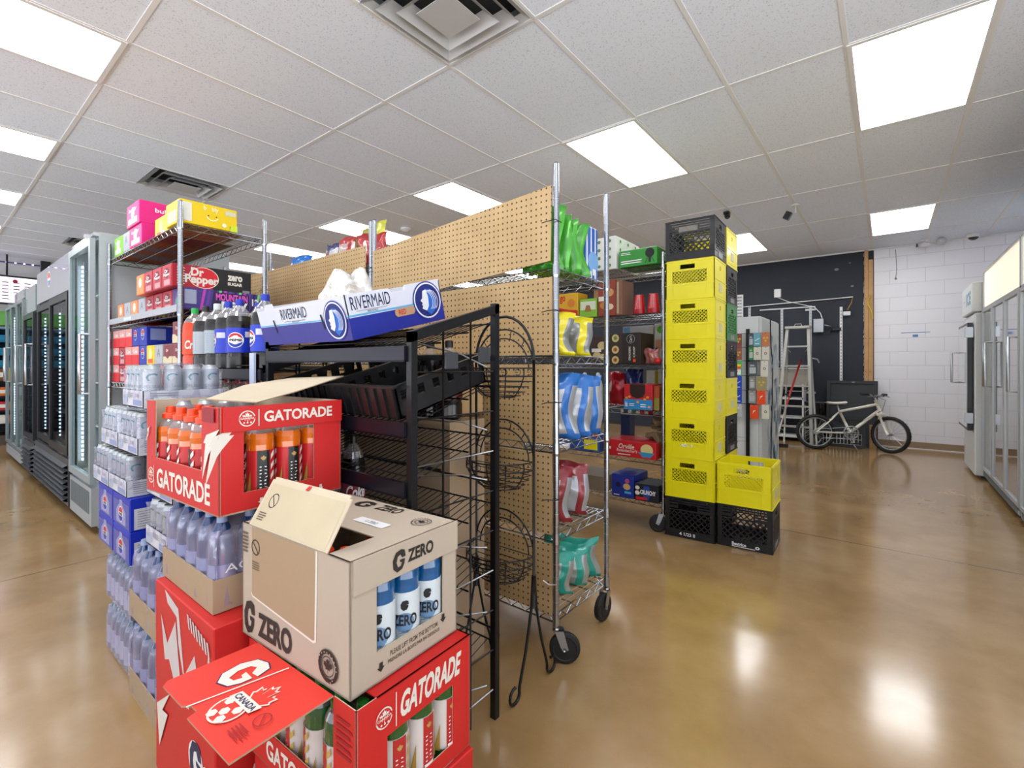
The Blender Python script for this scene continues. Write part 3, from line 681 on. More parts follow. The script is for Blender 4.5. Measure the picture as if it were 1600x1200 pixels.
def water_pack(name, label, x0, y0, z0, W, D, H, nx, ny, tray, liq, lab, film, text=None, group=None, proto=[None]):
    t = thing(name, label, 'water pack', (x0, y0, z0), 0, group)
    r = min(W/nx, D/ny)/2 - .0015; L = mat(liq, .1, 0, .1, coat=.8); LB = mat(lab, .4); WC = mat('#9fb0d8', .4)
    b0 = None
    for i in range(nx):
        for j in range(ny):
            if not (j == 0 or i == nx-1): continue
            if b0 is None:
                q = MB(); h = H-.012
                q.lathe([(r*.8,0,L),(r*.97,.01,L),(r*.97,h*.12,LB),(r*.99,h*.13,LB),(r*.99,h*.48,L),(r*.97,h*.49,L),(r*.96,h*.68,L),(r*.8,h*.8,L),(r*.4,h*.92,WC),(r*.38,h*.925,WC),(r*.36,h*.99,WC)], L, 14)
                o = b0 = q.build('bottle', t)
            else: o = b0.copy(); C.objects.link(o); o.parent = t
            o.location = (W*(i+.5)/nx, D*(j+.5)/ny, .002)
    if tray:
        q = MB(); q.box(0,-.001,0,W,.003,tray,CARD); q.box(W-.003,0,0,W+.001,D,tray,CARD); q.box(-.001,0,0,.003,D,tray,CARD); q.box(0,D-.003,0,W,D,tray,CARD); q.box(0,0,0,W,D,.0015,CARD); q.build('tray', t)
    q = film_mesh(W+.006, D+.006, .012, H, nx, ny, .014, film); q.T = Matrix()
    if text:
        f = Face(q, (W+.008, 0, H*.36), (0, D, 0), (0, 0, H*.2)); f.text(text, .1, .1, .95, .6, WHITE, .0)
    q.build('shrink_film', t, (-.003, -.003, 0))
    return t
WPL = '#123a74'
water_pack('water_pack', 'blue water bottles in shrink wrap directly under the raised red case', -1.725, .475, .567, .385, .28, .25, 5, 4, .085, WPL, '#9fa9d0', FILM, 'AQUAFINA', 'shrink wrapped blue water packs')
water_pack('water_pack', 'blue water bottles in shrink wrap, second stack, upper pack', -2.19, .5, .287, .42, .29, .285, 5, 4, .09, WPL, '#9fa9d0', FILM, 'AQUAFINA', 'shrink wrapped blue water packs')
water_pack('water_pack', 'blue water bottles in shrink wrap, second stack, lower pack on the floor', -2.19, .5, 0, .42, .29, .285, 5, 4, .09, WPL, '#9fa9d0', FILM, 'AQUAFINA', 'shrink wrapped blue water packs')
water_pack('water_pack', 'small clear water bottles in shrink wrap at the far end of the stacks, upper pack', -2.63, .515, .217, .38, .26, .216, 6, 4, 0, '#5d6f86', '#cfd0d8', FILM, None, 'small clear water packs')
water_pack('water_pack', 'small clear water bottles in shrink wrap, far end of stacks, lower pack on floor', -2.63, .515, 0, .38, .26, .216, 6, 4, 0, '#5d6f86', '#cfd0d8', FILM, None, 'small clear water packs')

SILV = mat('#c9d0d2', .3, .55, .04); CANW = mat('#dfe3e4', .35, .1, .03); TEAL = mat('#2c8f9c', .4); PALE = mat('#dcdce6', .5)
def can_mesh(col, accent, txt, mid):
    q = MB(); r = .031; h = .15
    q.lathe([(r*.75,0,SILV),(r*.97,.008,col),(r*.97,h-.016,SILV),(r*.8,h-.004,SILV),(r*.84,h-.002,SILV),(r*.8,h,SILV),(r*.78,h-.004,SILV)], col, 16)
    f = CylFace(q, (0,0), r*.97, .012, h-.03, mid, 150)
    f.ring(.55, .76, .02, .006, accent, 20, .8, 40, 230); f.text('CELSIUS', .18, .45, .85, .53, GREY, .0); f.text(txt, .15, .24, .85, .38, NAVY, .02, .2)
    return q
def can_pack(label, x0, y0, z0, col='#dfe3e4', acc=TEAL, txt='ARCTIC', trayc=None, group='wrapped packs of tall silver cans', rz=0):
    t = thing('can_pack', label, 'can pack', (x0, y0, z0), rz, group); n = 4; W = .256; b0 = None
    for i in range(n):
        for j in range(n):
            if not (j == 0 or i == n-1): continue
            if b0 is None: o = b0 = can_mesh(mat(col, .35, .15, .03), acc, txt, -15).build('can', t)
            else: o = b0.copy(); C.objects.link(o); o.parent = t
            o.location = (.032+.064*i, .032+.064*j, .006); o.rotation_euler = (0, 0, R(-75 if (j == 0 and i < 3) else random.uniform(-12, 12)))
    T = trayc or PALE; q = MB(); h = .062
    q.box(-.003,-.003,0,W+.003,-.0005,h,T); q.box(W+.0005,-.003,0,W+.003,W+.003,h,T); q.box(-.003,-.003,0,-.0005,W+.003,h,T); q.box(-.003,-.003,0,W,W,.003,T)
    f = Face(q, (-.003,-.003,0), (W+.006,0,0), (0,0,h)); f.poly([(.03,.1),(.06,.6),(.25,.75),(.3,.3),(.2,.1)], mat('#b7c0d8', .5)); f.rect(.55,.12,.95,.45,mat('#96a3cf', .5)); f.lines(.3,.55,.6,.85,3,GREY); f.rect(.65,.6,.8,.82,mat('#b9aec6', .5))
    f = Face(q, (W+.003,-.003,0), (0,W+.006,0), (0,0,h)); f.lines(.08,.12,.45,.9,6,GREY,.3)
    q.build('tray', t)
    fm = MB()
    fb = film_mesh(W+.012, W+.012, .03, .17, n, n, .006, FILM2, .84)
    fb.build('shrink_film', t, (-.006, -.006, 0))
    return t
for i, (x, z, l) in enumerate(((-2.555,.69,'bottom row, right'), (-2.822,.69,'bottom row, left'), (-2.41,.868,'middle row, right'), (-2.68,.868,'middle row, left'), (-2.345,1.046,'alone on top'))):
    can_pack('wrapped pack of tall silver cans on the blue cartons, %s' % l, x, .517, z, '#c6ced2' if i > 2 else '#b4b9c2')
for i in range(3):
    can_pack('wrapped pack of tall silver cans in the stack behind the raised red case, %s' % ('lowest', 'middle', 'topmost')[i], -2.06+.01*i, .52, .575+.178*i, '#cfc6c2' if i == 2 else '#b8bcc2', mat('#7f9a78', .4), 'PEACH')
def deco_blue(f, r, t):
    f.rect(.02, .04, .98, .8, mat('#5a5cae', .5)); f.poly([(.42,.85),(.58,.85),(.58,.72),(.78,.5),(.78,.1),(.22,.1),(.22,.5),(.42,.72)], mat('#9f9fd0', .5)); globe(f, .5, .4, .028)
    r.rect(.04, .05, .5, .68, PALE); r.lines(.07, .1, .46, .62, 7, GREY, .25)
BL = mat('#0a2bc0', .4, 0, .05)
for (x, z, l) in ((-2.5,.433,'lower row, right'),(-2.745,.433,'lower row, left'),(-2.5,.561,'upper row, right'),(-2.745,.561,'upper row, left')):
    carton('cola_carton', 'blue cola carton with a round emblem under the silver can packs, %s' % l, 'soda carton', x, .517, z, x+.235, .86, z+.127, BL, deco_blue, 'blue cola cartons')

# ------------------------------------------------------------------ soda cartons on the left shelf
DRP = '#b3122a'
def end_art(kind):
    def fn(f, r, t):
        if kind == 'pepper':
            f.rect(.05,.05,.95,.95,mat('#c63a4c',.5)); f.disc(.5,.62,.042,mat('#7d0c1c',.5),18,.7); f.text('Dr',.3,.62,.6,.78,WHITE,.03); f.text('Pepper',.18,.45,.84,.62,WHITE,.03); f.rect(.25,.08,.85,.32,mat('#dba0a4',.5))
            r.lines(.06,.1,.16,.9,7,WHITE,.35)
        elif kind == 'cream':
            f.rect(0,0,1,.4,mat('#e6d9b4',.5)); f.disc(.5,.62,.038,mat('#8c2a38',.5),16); f.text('Dr',.34,.62,.6,.76,CREAM,.03); r.text('12',.1,.7,.3,.95,WHITE,.03)
        elif kind == 'orange':
            f.rect(.05,.05,.95,.95,mat('#f09a5a',.5)); f.disc(.5,.6,.03,CREAM,16)
        elif kind == 'grey':
            f.rect(.05,.05,.95,.95,mat('#b9bdc6',.5)); f.text('A',.3,.4,.7,.8,GREY,.02)
        elif kind == 'purple':
            f.poly([(.1,.1),(.5,.9),(.9,.6),(.6,.1)],mat('#8e5ab0',.5)); f.disc(.5,.4,.02,mat('#59c06d',.5),10)
        elif kind == 'blue':
            globe(f,.5,.6,.03); r.rect(.05,.3,.25,.9,mat('#8f9fe0',.5)); r.disc(.4,.4,.03,RED,14,.7); r.disc(.75,.6,.03,RED,14,.7)
        elif kind == 'yellow': f.disc(.5,.55,.035,mat('#f6f0a0',.5),14); f.rect(.2,.1,.8,.3,ORANGE)
        elif kind == 'fruit': f.disc(.5,.55,.04,mat('#ffd7e2',.5),14); f.rect(.15,.1,.85,.35,mat('#fff4f8',.5)); f.text('bubly',.2,.6,.8,.8,WHITE,.02); r.text('bubly',.3,.5,.7,.75,WHITE,.02)
        elif kind == 'redcan': f.rect(0,.0,1,.55,mat('#e81d24',.5)); f.rect(.0,.55,1,1,mat('#eca9a2',.5)); f.text('Coke',.2,.62,.8,.85,WHITE,.02)
    return fn
KC = {'pepper': DRP, 'cream': '#8a3a44', 'orange': '#e8662a', 'grey': '#9aa0a8', 'purple': '#4a3a8a', 'blue': '#0a2bb0', 'yellow': '#f2d410', 'redcan': '#d8202a'}
def soda(kind, label, x1, z, w=.125, dep=.4, h=.118, y=.9, col=None, art=None):
    return carton('soda_carton', label, 'soda carton', x1-w, y, z, x1, y+dep, z+h, mat(col or KC[kind], .45, 0, .05), art or end_art(kind), 'soda cartons on the wire shelf')
def drp_zero(f, r, t):
    end_art('pepper')(f, r, t)
    BK = mat('#141416', .45); r.poly([(.5,.0),(1,0),(1,1),(.42,1)], BK); RR = mat('#e01a2c', .45)
    r.disc(.38,.5,.075,CREAM,28,.78); r.disc(.38,.5,.071,RR,28,.78); r.text('Dr',.22,.55,.38,.92,CREAM,.04); r.text('Pepper',.15,.12,.56,.6,CREAM,.04)
    r.text('zero',.68,.52,.88,.78,CREAM,.05); r.text('SUGAR',.68,.3,.88,.45,CREAM,.05); r.rect(.88,.02,.98,.14,GREY)
def dew(f, r, t):
    end_art('purple')(f, r, t)
    for k in range(12):
        a = .2+.065*k; r.poly([(a,0),(a+.05,1),(a+.085,1),(a+.03,0)], mat(['#c63fc0','#6b3fae','#2c2358','#7ee08a'][k%4], .45))
    r.rect(.38,.12,.84,.9,mat('#23204a',.45)); r.text('MOUNTAIN',.4,.52,.82,.86,mat('#f05ad0',.4),.04); r.text('DEW',.46,.08,.82,.5,WHITE,.06,.1); r.rect(.02,.25,.16,.9,mat('#a8aeca',.5))
    r.text('12',.88,.4,.97,.75,WHITE,.04)
x = -2.955; z = 1.504
for k, (kd, l) in enumerate((('purple','purple soda carton with jagged print at the right end of the second shelf, bottom layer'),('pepper','dark red soda carton left of the purple one on the second shelf'),('pepper','dark red soda carton, second shelf bottom layer, third from the right'),('pepper','dark red soda carton, second shelf bottom layer, fourth from the right'),('grey','slim grey soda carton, second shelf bottom layer'),('orange','orange soda carton, second shelf bottom layer, between two grey ones'),('grey','pale grey soda carton, second shelf bottom layer, near the cooler'),('orange','peach soda carton at the left end of the second shelf'))):
    soda(kd, l, x, z, .155, art=dew if k == 0 else None); x -= .16
x = -2.985
for k, (kd, l) in enumerate((('pepper','red and black soda carton with big logo, right end of the top layer, second shelf'),('pepper','dark red soda carton beside the red and black one, top layer, second shelf'),('pepper','dark red soda carton, second shelf top layer, third from the right'),('orange','orange soda carton at the left end of the top layer, second shelf'))):
    soda(kd, l, x, z+.12, .155, y=.86+.0, h=.124, art=drp_zero if k == 0 else None); x -= .16
for r_, (zz, kinds) in enumerate(((1.084,['pepper','redcan','redcan','redcan','redcan','redcan','redcan','pepper','redcan']),(1.204,['cream','cream','grey','yellow','blue','redcan','redcan','pepper','redcan']),(1.324,['cream','','','','blue','blue','redcan','redcan','redcan']))):
    x = -2.96
    for k, kd in enumerate(kinds):
        if kd: soda(kd, '%s soda carton, third shelf, %s layer, %s from the right' % ({'pepper':'dark red','cream':'maroon and cream','grey':'grey','yellow':'bright yellow','blue':'blue','redcan':'bright red'}[kd], ['bottom','middle','top'][r_], ORD[k]), x, zz, .15)
        x -= .155
def bubly(f, r, t):
    f.rect(.15,.1,.8,.6,mat('#f6efb0',.5)); S = mat('#fff9d0', .45)
    r.rect(.03,.1,.2,.9,mat('#eeeee0',.5)); r.text('b   bly',.4,.66,.66,.92,S,.02); r.ring(.55,.48,.03,.006,S,20,.8,190,350); r.disc(.48,.5,.004,INK,8); r.disc(.62,.5,.004,INK,8); r.rect(.78,.68,.97,.88,mat('#dcdcc0',.5)); r.text('12',.86,.04,.96,.22,mat('#4a6a10',.5),.02); r.poly([(.86,0),(1,0),(1,.28),(.88,.28)],mat('#d8ee30',.5)); r.disc(.76,.2,.012,S,12)
ZT = 1.967
carton('soda_carton','long yellow sparkling water carton at the front corner of the top shelf','soda carton',-3.165,.885,ZT,-2.95,1.17,ZT+.125,mat('#f7d300',.42,0,.05),bubly,'sparkling water cartons')
carton('soda_carton','smaller yellow carton beside the long yellow one on the top shelf','soda carton',-3.53,.93,ZT,-3.3,1.2,ZT+.125,mat('#efd21a',.42,0,.05),end_art('yellow'),'sparkling water cartons')
carton('soda_carton','hot pink carton on the top shelf, lower of two','soda carton',-3.92,.895,ZT,-3.66,1.16,ZT+.13,mat('#f0188a',.42,0,.05),end_art('fruit'),'sparkling water cartons')
carton('soda_carton','hot pink carton on the top shelf, upper of two','soda carton',-3.94,.885,ZT+.131,-3.67,1.16,ZT+.275,mat('#f0188a',.42,0,.05),end_art('fruit'),'sparkling water cartons')
carton('soda_carton','grey sparkling water carton between the green and pink ones on the top shelf','soda carton',-4.1,.9,ZT,-3.94,1.16,ZT+.13,mat('#a9b3b0',.42,0,.05),end_art('grey'),'sparkling water cartons')
carton('soda_carton','lime green carton at the left end of the top shelf','soda carton',-4.32,.9,ZT,-4.12,1.16,ZT+.13,mat('#8fe83a',.42,0,.05),end_art('fruit'),'sparkling water cartons')

# ------------------------------------------------------------------ black merchandising racks
RACKM = mat('#24222e', .3, .5, .08)
def rack(label, x0, x1, y0, y1, zf, zb, levels, slope=.11, tagx=None, skip=()):
    t = thing('display_rack', label, 'display rack', (x0, y0, 0), 0, 'black sloping display racks'); L = x1-x0; D = y1-y0; s = .011
    for xx in (0, L):
        q = MB(); q.box(xx-s,-s,0,xx+s,s,zf,BLACKM); q.box(xx-s,D-s,0,xx+s,D+s,zb,BLACKM)
        q.T = Matrix(); a, b = (xx,-s,zf), (xx,D+s,zb)
        q.add([(xx-s,-s,zf-.03),(xx+s,-s,zf-.03),(xx+s,D+s,zb-.03),(xx-s,D+s,zb-.03),(xx-s,-s,zf),(xx+s,-s,zf),(xx+s,D+s,zb),(xx-s,D+s,zb)],[(0,3,2,1),(4,5,6,7),(0,1,5,4),(1,2,6,5),(2,3,7,6),(3,0,4,7)],BLACKM)
        for k in range(9):
            z = .1+.135*k; q.rod((xx,0,z),(xx,D,z),.0028,BLACKM if k%3 else GALV,5)
        for j in (1,2): q.rod((xx,D*j/3,.03),(xx,D*j/3,zf+(zb-zf)*j/3-.02),.0035,BLACKM,5)
        q.build('side_frame', t)
    b0 = None
    for z in levels:
        if b0 is None:
            q = MB(); q.box(.01,-.02,-.025,L-.01,-.012,.02,RACKM); q.box(.01,-.02,-.025,L-.01,0,-.02,RACKM)
            n = int(L/.03)
            for i in range(1, n): x = L*i/n; q.rod((x,-.01,0),(x,D,slope),.002,BLACKM,4)
            for j in range(4): q.rod((.01,D*j/3,slope*j/3-.003),(L-.01,D*j/3,slope*j/3-.003),.003,BLACKM,5)
            q.rod((.01,0,.035),(L-.01,0,.035),.0025,BLACKM,5)
            for xx in (.02,L-.02): q.tube([(xx,0,.035),(xx,D*.6,-.0),(xx,D-.02,-.04)],.003,GALV,5)
            b0 = o = q.build('shelf', t)
        else: o = b0.copy(); C.objects.link(o); o.parent = t
        o.location = (0,0,z)
    for z in (.3,.8,zf-.15): q = MB(); q.rod((0,D,z),(L,D,z),.004,BLACKM,5); q.build('cross_bar', t)
    q = MB(); q.box(-.01,-.012,.0,L+.01,.012,.03,BLACKM); q.build('cross_bar', t)
    return t
rk1 = rack('black wire rack with a fruit tray on top, sloped side frame facing the aisle', -1.905, -1.05, .875, 1.235, 1.295, 1.41, [.15,.4,.62,.85,1.02,1.235])
for (yy, zz) in ((.12,1.22),(.27,1.24)): q = MB(); q.box(.861,yy,zz-.03,.868,yy+.05,zz+.02,mat('#4a4d52',.4,.3)); q.build('label_holder', rk1)
rk2 = rack('black rack holding two litre soda bottles, left of the fruit tray', -2.885, -1.93, .875, 1.235, 1.2, 1.3, [.15,.45,.83,1.165], .03)
q = MB(); q.box(.875,-.032,1.11,.915,-.024,1.25,mat('#cdd6ee',.5)); q.box(.885,-.03,.85,.9,-.024,1.111,GALV); q.build('price_strip', rk2)

# fruit tray on rack 1
FT = MB(); TW, TD, TH_ = .6, .41, .145; WB = mat('#e6e8f4', .55, 0, .03); BX = mat('#1d2f9e', .5, 0, .06); 
def tray_wall(mb, pts_top, o, u):  # wall polygon with top profile, thickness along n
    o = Vector(o); u = Vector(u); n = Vector((u.y, -u.x, 0)).normalized() * -.004
    base = [(0,0)] + [(1,0)] + pts_top
    V = [o + u*a + Vector((0,0,b*TH_)) for a, b in base]; k = len(V)
    mb.add([tuple(p) for p in V] + [tuple(p+n) for p in V], [tuple(range(k)), tuple(range(2*k-1, k-1, -1))] + [(i, i+k, (i+1)%k+k, (i+1)%k) for i in range(k)], WB)
tray_wall(FT, [(1,1),(.22,.94),(.21,1.06),(.12,1.06),(.1,.93),(0,.9)], (-TW,0,0), (TW,0,0))
tray_wall(FT, [(1,1.05),(.6,1.02),(.58,.9),(.45,.9),(.42,1.0),(0,1)], (0,0,0), (0,TD,0))
tray_wall(FT, [(1,1),(0,1)], (0,TD,0), (-TW,0,0)); tray_wall(FT, [(1,1),(0,1)], (-TW,TD,0), (0,-TD,0)); FT.box(-TW,0,0,0,TD,.004,CARD)
def mermaid(f, a, b, r):
    W2 = mat('#f4f6fa',.5); f.disc(a,b,r*1.05,BX,28,1.0); f.disc(a,b,r*.98,W2,28); f.disc(a,b,r*.9,mat('#12227c',.5),28); w,h = r/f.u.length, r/f.v.length
    f.poly([(a-.1*w,b+.65*h),(a+.3*w,b+.6*h),(a+.65*w,b+.1*h),(a+.55*w,b-.5*h),(a+.1*w,b-.8*h),(a-.15*w,b-.6*h),(a-.1*w,b-.2*h)],mat('#1f6fd6',.5))
    for k in range(4): f.ring(a-.25*w+.12*k*w,b-.05*h,r*(.62),r*.035,W2,16,1,-50,80)
    f.poly([(a-.3*w,b+.55*h),(a-.05*w,b+.6*h),(a+.05*w,b+.2*h),(a-.0*w,b-.3*h),(a-.2*w,b-.55*h),(a-.5*w,b-.4*h),(a-.42*w,b-.25*h),(a-.5*w,b-.2*h),(a-.42*w,b-.1*h),(a-.55*w,b+.05*h),(a-.4*w,b+.15*h)],W2)
f = Face(FT,(-TW,0,0),(TW,0,0),(0,0,TH_)); f.rect(0,0,1,.48,mat('#3c3796',.5)); f.rect(0,.49,1,.52,mat('#62b8e8',.5)); f.text('RIVERMAID',.3,.62,.6,.88,NAVY,0); f.rect(.33,.56,.57,.575,GREY); f.text('BRAND',.42,.53,.5,.56,GREY)
for (a,b) in ((.2,.35),(.75,.35)): f.poly([(a-.012,b+.28),(a+.004,b+.3),(a+.016,b-.02),(a+.004,b-.06)],INK)
mermaid(f,.88,.47,.062)
f = Face(FT,(0,0,0),(0,TD,0),(0,0,TH_)); f.rect(0,0,1,.48,mat('#14269c',.5)); f.rect(0,.5,1,.54,mat('#62b8e8',.5)); f.text('RIVERMAID',.04,.64,.42,.93,NAVY,0); f.rect(.08,.6,.38,.61,GREY); f.text('BRAND',.18,.55,.28,.59,GREY)
f.poly([(.44,.36),(.46,.3),(.64,.3),(.66,.36),(.66,.44),(.64,.5),(.46,.5),(.44,.44)],mat('#c99f7a',.6)); f.text('RED',.48,.34,.56,.46,RED,.02); mermaid(f,.82,.56,.066)
single(FT,'fruit_tray','white and blue printed cardboard fruit tray on top of the black rack','fruit tray',(-1.325,.868,1.279),0,None,(R(14),0,0))
q = MB(); PB = clear_mat('thin_bag','#ffffff',.2,.55,'#f4f2ee',.25,18)
def bagfn(u, v):
    a = 2*math.pi*u; r = math.sin(math.pi*.5*(1-v)) if v < 1 else 0
    k = 1+.22*noise.noise(Vector((math.cos(a)*2,math.sin(a)*2,v*3)))+.1*noise.noise(Vector((math.cos(a)*6,math.sin(a)*6,v*8)))
    return (.17*r*math.cos(a)*k,.13*r*math.sin(a)*k,.2*math.sin(math.pi*.5*v)*k)
q.grid(bagfn,40,14,PB); single(q,'plastic_bag','crumpled clear plastic bag bulging out of the fruit tray','plastic bag',(-1.62,1.05,1.335),0)

# black plastic trays on the second level
def bakery_tray(label, loc, rx, w=.36, d=.38, h=.1):
    t = thing('plastic_tray', label, 'plastic tray', loc, 0, 'black plastic trays'); t.rotation_euler = (rx,0,0)
    q = MB(); s=.006
    q.box(0,0,0,w,d,.004,BLACKP); q.box(0,0,0,w,s,h,BLACKP)
    for xx in (0,w-s):
        q.box(xx,0,0,xx+s,d,.05,BLACKP); q.box(xx,0,h-.02,xx+s,d,h,BLACKP)
        for k in range(7): yy=d*k/6; q.box(xx,max(0,yy-.018),.05,xx+s,min(d,yy+.018),h-.02,BLACKP)
    q.box(0,d-s,0,w,d,.03,BLACKP); q.box(0,d-s,h-.02,w,d,h,BLACKP)
    for k in range(5): xx=w*k/4; q.box(max(0,xx-.012),d-s,0,min(w,xx+.012),d,h,BLACKP)
    for k in range(9): xx=.01+(w-.02)*k/8; q.box(xx-.003,-.006,0,xx+.003,0,h-.01,BLACKP)
    q.box(-.008,-.008,h-.006,w+.008,0,h,BLACKP); q.box(-.008,d,h-.006,w+.008,d+.008,h,BLACKP); q.box(-.008,0,h-.006,0,d,h,BLACKP); q.box(w,0,h-.006,w+.008,d,h,BLACKP)
    q.build('tray_body', t)
    q = MB()
    for k in range(8): q.box(.01+k*(w-.02)/8,.01,.004,.014+k*(w-.02)/8,d-.01,.012,BLACKP)
    q.build('rib_floor', t)
bakery_tray('black plastic tray sliding forward on the second rack level', (-1.45,.868,1.045), R(15)); bakery_tray('black plastic tray at the left of the second rack level', (-1.86,.9,1.045), R(15), .36)

# two litre bottles
def cola(label, loc, liq='#120a08', lab='#1235c8', cap='#1432b8', logo=True, r=.054, h=.315, group='two litre soda bottles on the black rack', rot=0, txt=None):
    t = thing('soda_bottle', label, 'soda bottle', loc, rot, group); q = MB(); L = mat(liq,.25,0,.05,coat=.15); CL = clear_mat('clear_plastic','#f7f7f7',.2,.12); LB = mat(lab,.4)
    q.lathe([(r*.7,0,L),(r*.98,.012,L),(r*.98,.06,L),(r*.92,.075,L),(r,.09,L),(r,.2,L),(r*.98,.215,L),(r*.88,.238,CL),(r*.7,.26,CL),(r*.34,.283,CL),(r*.26,.29,CL),(r*.25,.3,CL)],L,20); q.build('bottle_body',t)
    q = MB(); q.lathe([(r*1.012,.078),(r*1.012,.186)],LB,24)
    if logo:
        f = CylFace(q,(0,0),r*1.012,.078,.108,-28,150); globe(f,.42,.5,.03); f.rect(.68,.62,.96,.85,PALE)
    elif txt:
        f = CylFace(q,(0,0),r*1.012,.078,.108,-20,120); f.text(txt,.1,.25,.9,.65,WHITE,.03,.2)
    else:
        f = CylFace(q,(0,0),r*1.012,.078,.108,-20,120); f.lines(.1,.1,.9,.9,8,GREY,.3)
    q.build('label',t)
    q = MB(); q.lathe([(r*.31,.286),(r*.31,.311),(r*.26,.315)],mat(cap,.4),14); q.build('cap',t)
bz = 1.178
cola('two litre bottle with blue label and round emblem, fully visible at the rack front',(-2.255,.905,bz),rot=0)
cola('two litre bottle with blue label, cut off by the printed tray',(-2.01,.905,bz),rot=-60)
cola('two litre bottle with blue label, standing behind the fully visible one',(-2.37,1.035,bz+.008),rot=-50)
cola('two litre bottle with blue label, next left of the fully visible one',(-2.375,.905,bz),rot=-75)
cola('two litre bottle with pale label and white cap in the front row',(-2.5,.905,bz),lab='#a9b5bf',cap='#d8dde0',logo=False)
cola('two litre bottle with pale label and black cap in the front row',(-2.645,.905,bz),lab='#b4bcc4',cap='#15161a',logo=False)
cola('orange two litre bottle with green cap at the left end of the row',(-2.79,.905,bz),liq='#f0440c',lab='#f4470e',cap='#18b04e',logo=False,txt='Crush')
for i in range(5): cola('dark bottle with black cap on the lower soda rack level, %s from the right'%ORD[i],(-2.13-.125*i,.92,.842),lab='#5a1420',cap='#0d0d0f',logo=False,txt='Pepper',h=.3,group='dark bottles on the lower rack level')
for i in range(5): cola('dark bottle with black cap behind the trays on rack, %s from the right'%ORD[i],(-1.38-.11*i,1.34,.985),lab='#5a1420',cap='#0d0d0f',logo=False,txt='Dr',group='dark bottles behind the trays')
for i in range(4): cola('dark bottle on the third level of the tray rack, %s from the right'%ORD[i],(-1.45-.115*i,.95,.645),r=.04,lab='#8a1420',cap='#0d0d0f',logo=False,txt='Coke',group='dark bottles on the third rack level')
mb = MB(); mb.box(-.85,0,0,0,.2,.98,CARD); f = Face(mb,(0,0,.0),(0,.2,0),(0,0,.98)); single(mb,'moving_box','large plain cardboard box standing behind the tray rack','cardboard box',(-1.32,1.285,0.0),0)
carton('moving_box','small cardboard box with green lettering behind the tray rack','cardboard box',-1.86,1.43,.985,-1.42,1.59,1.25,mat('#c9a777',.75),lambda f,r,t:(f.rect(0,.3,1,.92,mat('#d8d2a0',.6)),f.text('U-HAUL',.3,.45,.98,.85,mat('#4d8a2a',.5),.04),f.rect(0,.18,1,.34,mat('#1f5a22',.5))))

# ------------------------------------------------------------------ wire basket stand
bs = thing('basket_stand','black scrollwork stand with three half round wire baskets','basket stand',(-1.175,1.435,0))
mb = MB(); pr=.0055; RX = .145
mb.rod((RX,0,.38),(RX,0,1.22),pr,BLACKM,7); mb.rod((-RX,0,.38),(-RX,0,1.22),pr,BLACKM,7)
mb.tube([(RX*math.cos(R(a)),0,1.22+.17*math.sin(R(a))) for a in range(0,181,12)],pr,BLACKM,7)
for s in (-1,1):
    for e in (-1,1):
        pts=[(s*RX,e*.006,.42),(s*RX,e*.015,.3),(s*RX,e*.05,.16),(s*RX,e*.085,.06)]+[(s*RX,e*(.115+.028*math.cos(R(a))),.034+.028*math.sin(R(a))) for a in range(160,470,25)]
        mb.tube(pts,pr,BLACKM,7)
    mb.rod((s*RX,0,.3),(s*RX,0,.42),.008,BLACKM,8)
mb.build('frame',bs)
for lv,zc_ in enumerate((1.16,.81,.46)):
    q=MB(); rr=.145
    q.tube([(rr*math.cos(R(a)),0,zc_+.15*math.sin(R(a))+.03) for a in range(0,181,12)],.0035,BLACKM,6)
    q.tube([(rr*.84*math.cos(R(a)),0,zc_+.115*math.sin(R(a))+.03) for a in range(0,181,12)],.0028,BLACKM,6)
    for a in range(15,180,30): q.rod((rr*math.cos(R(a)),0,zc_+.15*math.sin(R(a))+.03),(rr*.84*math.cos(R(a)),0,zc_+.115*math.sin(R(a))+.03),.002,BLACKM,5)
    for (k,zz) in ((1,.03),(1,0),(.93,-.02),(.84,-.04),(.72,-.06),(.58,-.075),(.4,-.082)):
        q.tube([(rr*k*math.cos(R(a)),-rr*1.0*k*abs(math.sin(R(a))) if a<=180 else 0,zc_+zz) for a in range(0,181,12)],.0028 if k==1 else .0018,BLACKM,5)
        q.rod((-rr*k,0,zc_+zz),(rr*k,0,zc_+zz),.0018,BLACKM,5)
    for a in range(20,181,28): q.tube([(rr*k*math.cos(R(a)),-rr*k*math.sin(R(a)),zc_+zz) for k,zz in ((1,.03),(1,0),(.84,-.04),(.58,-.075),(.3,-.084))],.0024,BLACKM,5)
    for a in range(10,180,20):
        cx,cy=rr*math.cos(R(a)),-rr*math.sin(R(a)); q.tube([(cx*(1.01),cy*1.01+.0,zc_+.015)]+[(cx+.011*math.cos(R(b))*-math.sin(R(a)),cy+.011*math.cos(R(b))*-math.cos(R(a)),zc_+.015+.011*math.sin(R(b))) for b in range(0,330,45)],.0013,BLACKM,4)
    q.build('basket',bs)

